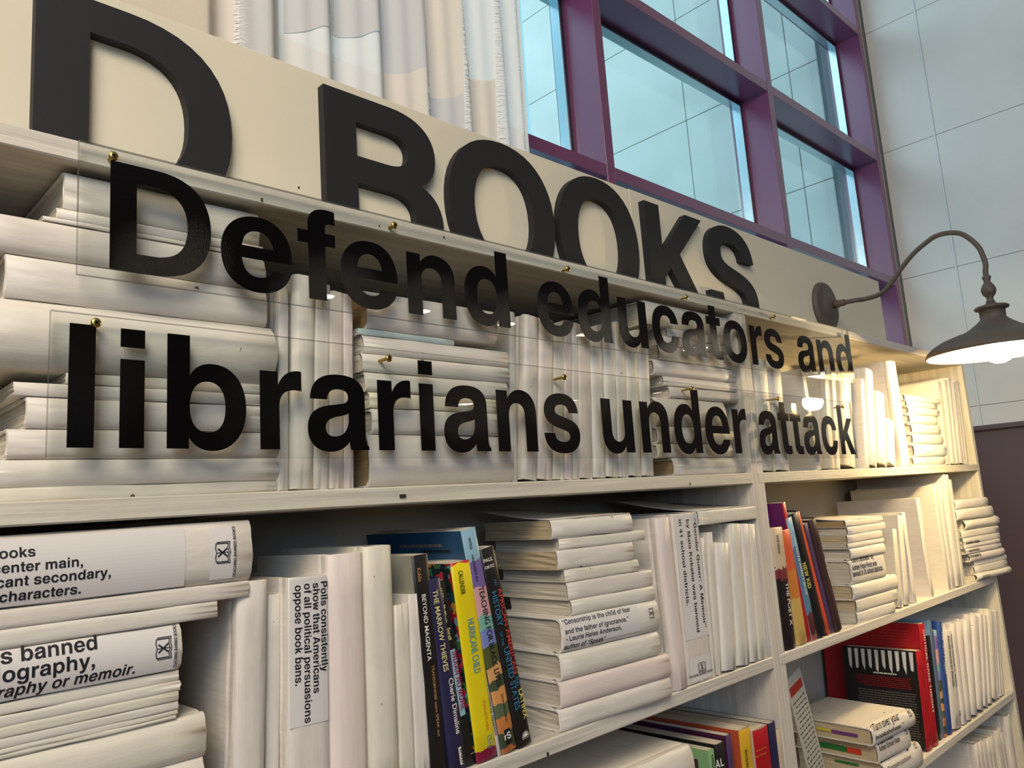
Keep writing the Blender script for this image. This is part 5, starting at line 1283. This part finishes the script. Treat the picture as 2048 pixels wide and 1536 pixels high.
# ------------------------------------------------------------------ left case, third shelf (tops only)
P_ = on_y(1364, 1490, 0.006)
tb = Matrix.Translation((on_y(1120, 1560, 0.006).x, 0.006, P_.z)) @ Matrix.Rotation(-0.03, 4, 'Z') @ Matrix.Rotation(math.pi/2, 4, 'Y')
zz = P_.z-Z3-0.0005; nbk = 4
names = ['big white book lying %s in the left bookcase third shelf stack' % q for q in ('topmost', 'second', 'third', 'lowest')]
for k in range(nbk):
    t_k = zz/nbk-0.0004
    M_ = Matrix.Translation((on_y(1120, 1560, 0.006).x+0.003*k, 0.006, P_.z-k*(t_k+0.0004))) @ Matrix.Rotation(-0.03, 4, 'Z') @ Matrix.Rotation(math.pi/2, 4, 'Y')
    b = newbook(M_, t_k, 0.20, on_y(1372, 1500, 0.006).x-on_y(1120, 1560, 0.006).x-0.003*k, names[k], 'books lying in the stack on the left bookcase third shelf', 'book_spine', 'hard', 'pages_white', 0.10, 'book_white'); b.flat = True
def hid_up(items, y0, zs):
    """upright books whose feet are below the frame: (left px, right px) at the spine top, py of the top, lean"""
    out = []
    for l, r_, py, d, mat, side, pages, label, ang in items:
        T = on_y(l, py, y0); x1 = x_at(r_, y0, T.z); t = (x1-T.x)
        h = (T.z-zs-0.0003)/math.cos(ang); x0 = T.x - h*math.sin(ang)
        M_ = Matrix.Translation((x0, y0, zs+0.0003)) @ Matrix.Rotation(ang, 4, 'Y')
        b = newbook(M_, t*math.cos(ang), d, h, label, None, mat, 'paper', pages, 0.05, side); b.flat = False; out.append(b)
    return out
h = hid_up([(1417, 1428, 1502, 0.17, 'cov_green', 'cov_green', 'pages_white', 'pale green paperback with a portrait on its cover, left bookcase third shelf', -0.0),
            (1431, 1449, 1490, 0.225, 'cov_black', 'cov_black', 'pages_white', 'black paperback with white capitals beside the pale green book', -0.0),
            (1452, 1462, 1472, 0.20, 'cov_mid', 'cov_plum', 'pages_white', 'dark plum paperback with a multicoloured spine', -0.0),
            (1478, 1499, 1462, 0.22, 'cov_gold', 'cov_orange', 'pages_white', 'orange-covered paperback with a golden spine', -0.0),
            (1506, 1535, 1463, 0.22, 'cov_red', 'cov_cream', 'pages_white', 'bright red paperback left of the navy book', -0.0),
            (1537, 1550, 1448, 0.24, 'cov_navy', 'cov_ink', 'pages_white', 'dark navy paperback, tallest beside the seam on the third shelf', -0.0),
            (1552, 1564, 1460, 0.16, 'cov_cream', 'cov_white', 'pages_white', 'narrow cream paperback against the seam panel, left bookcase third shelf', -0.0)], 0.003, Z3)
letter(h[3], 'WATSON', (1487, 1500), (1494, 1534), 'ink', cap=0.006)
letter(h[0], 'KANDOL', (1422, 1510), (1425, 1540), 'ink', cap=0.0045)
letter(h[1], 'AL', (1432, 1536), (1447, 1532), 'ink_white', mode='across')
letter(h[4], 'TEACHING', (1512, 1503), (1532, 1498), 'ink_orange', mode='across', cap=0.003); letter(h[4], 'BOOKS', (1512, 1514), (1532, 1509), 'ink_orange', mode='across', cap=0.003)
# portrait on the green book
mb = MB(); D_ = h[0].d; H = h[0].h
mb.v, f_ = side_rect(D_*0.12, D_*0.88, H*0.35, H*0.93); mb.f = f_; mb.mi = [0]; mb.smooth = [False]
pc = mb.build('cover_picture', M['cov_brown'], h[0].root, recalc=False)
mb = MB(); n = 20
mb.v = [(-0.0012, D_*0.45+0.02*math.cos(2*math.pi*k/n), H*0.72+0.028*math.sin(2*math.pi*k/n)) for k in range(n)]; mb.face(list(range(n)))
mb.build('portrait_face', M['cov_cream'], pc, recalc=False)

# ------------------------------------------------------------------ right case, fourth shelf (tops only)
g = 'white books on the right bookcase fourth shelf'
P_ = [(1948, 1955, 1490, 'hard'), (1956, 1963, 1484, 'paper'), (1964, 1971, 1482, 'paper'), (1972, 1978, 1478, 'paper'), (1979, 1985, 1474, 'paper'), (1990, 1999, 1462, 'paper'), (2000, 2006, 1466, 'paper'), (2009, 2018, 1434, 'hard')]
for k, (l, r_, py, kd) in enumerate(P_):
    T = on_y(l, py, 0.008); x1 = x_at(r_, 0.008, T.z); hh = T.z-Z4-0.0003
    b = newbook(Matrix.Translation((T.x, 0.008, Z4+0.0003)), x1-T.x, 0.15+0.01*(k % 4), hh, 'white book, %s from left on the right bookcase fourth shelf' % ORD[k], g, 'book_spine', kd, 'pages_white', None, 'book_white')
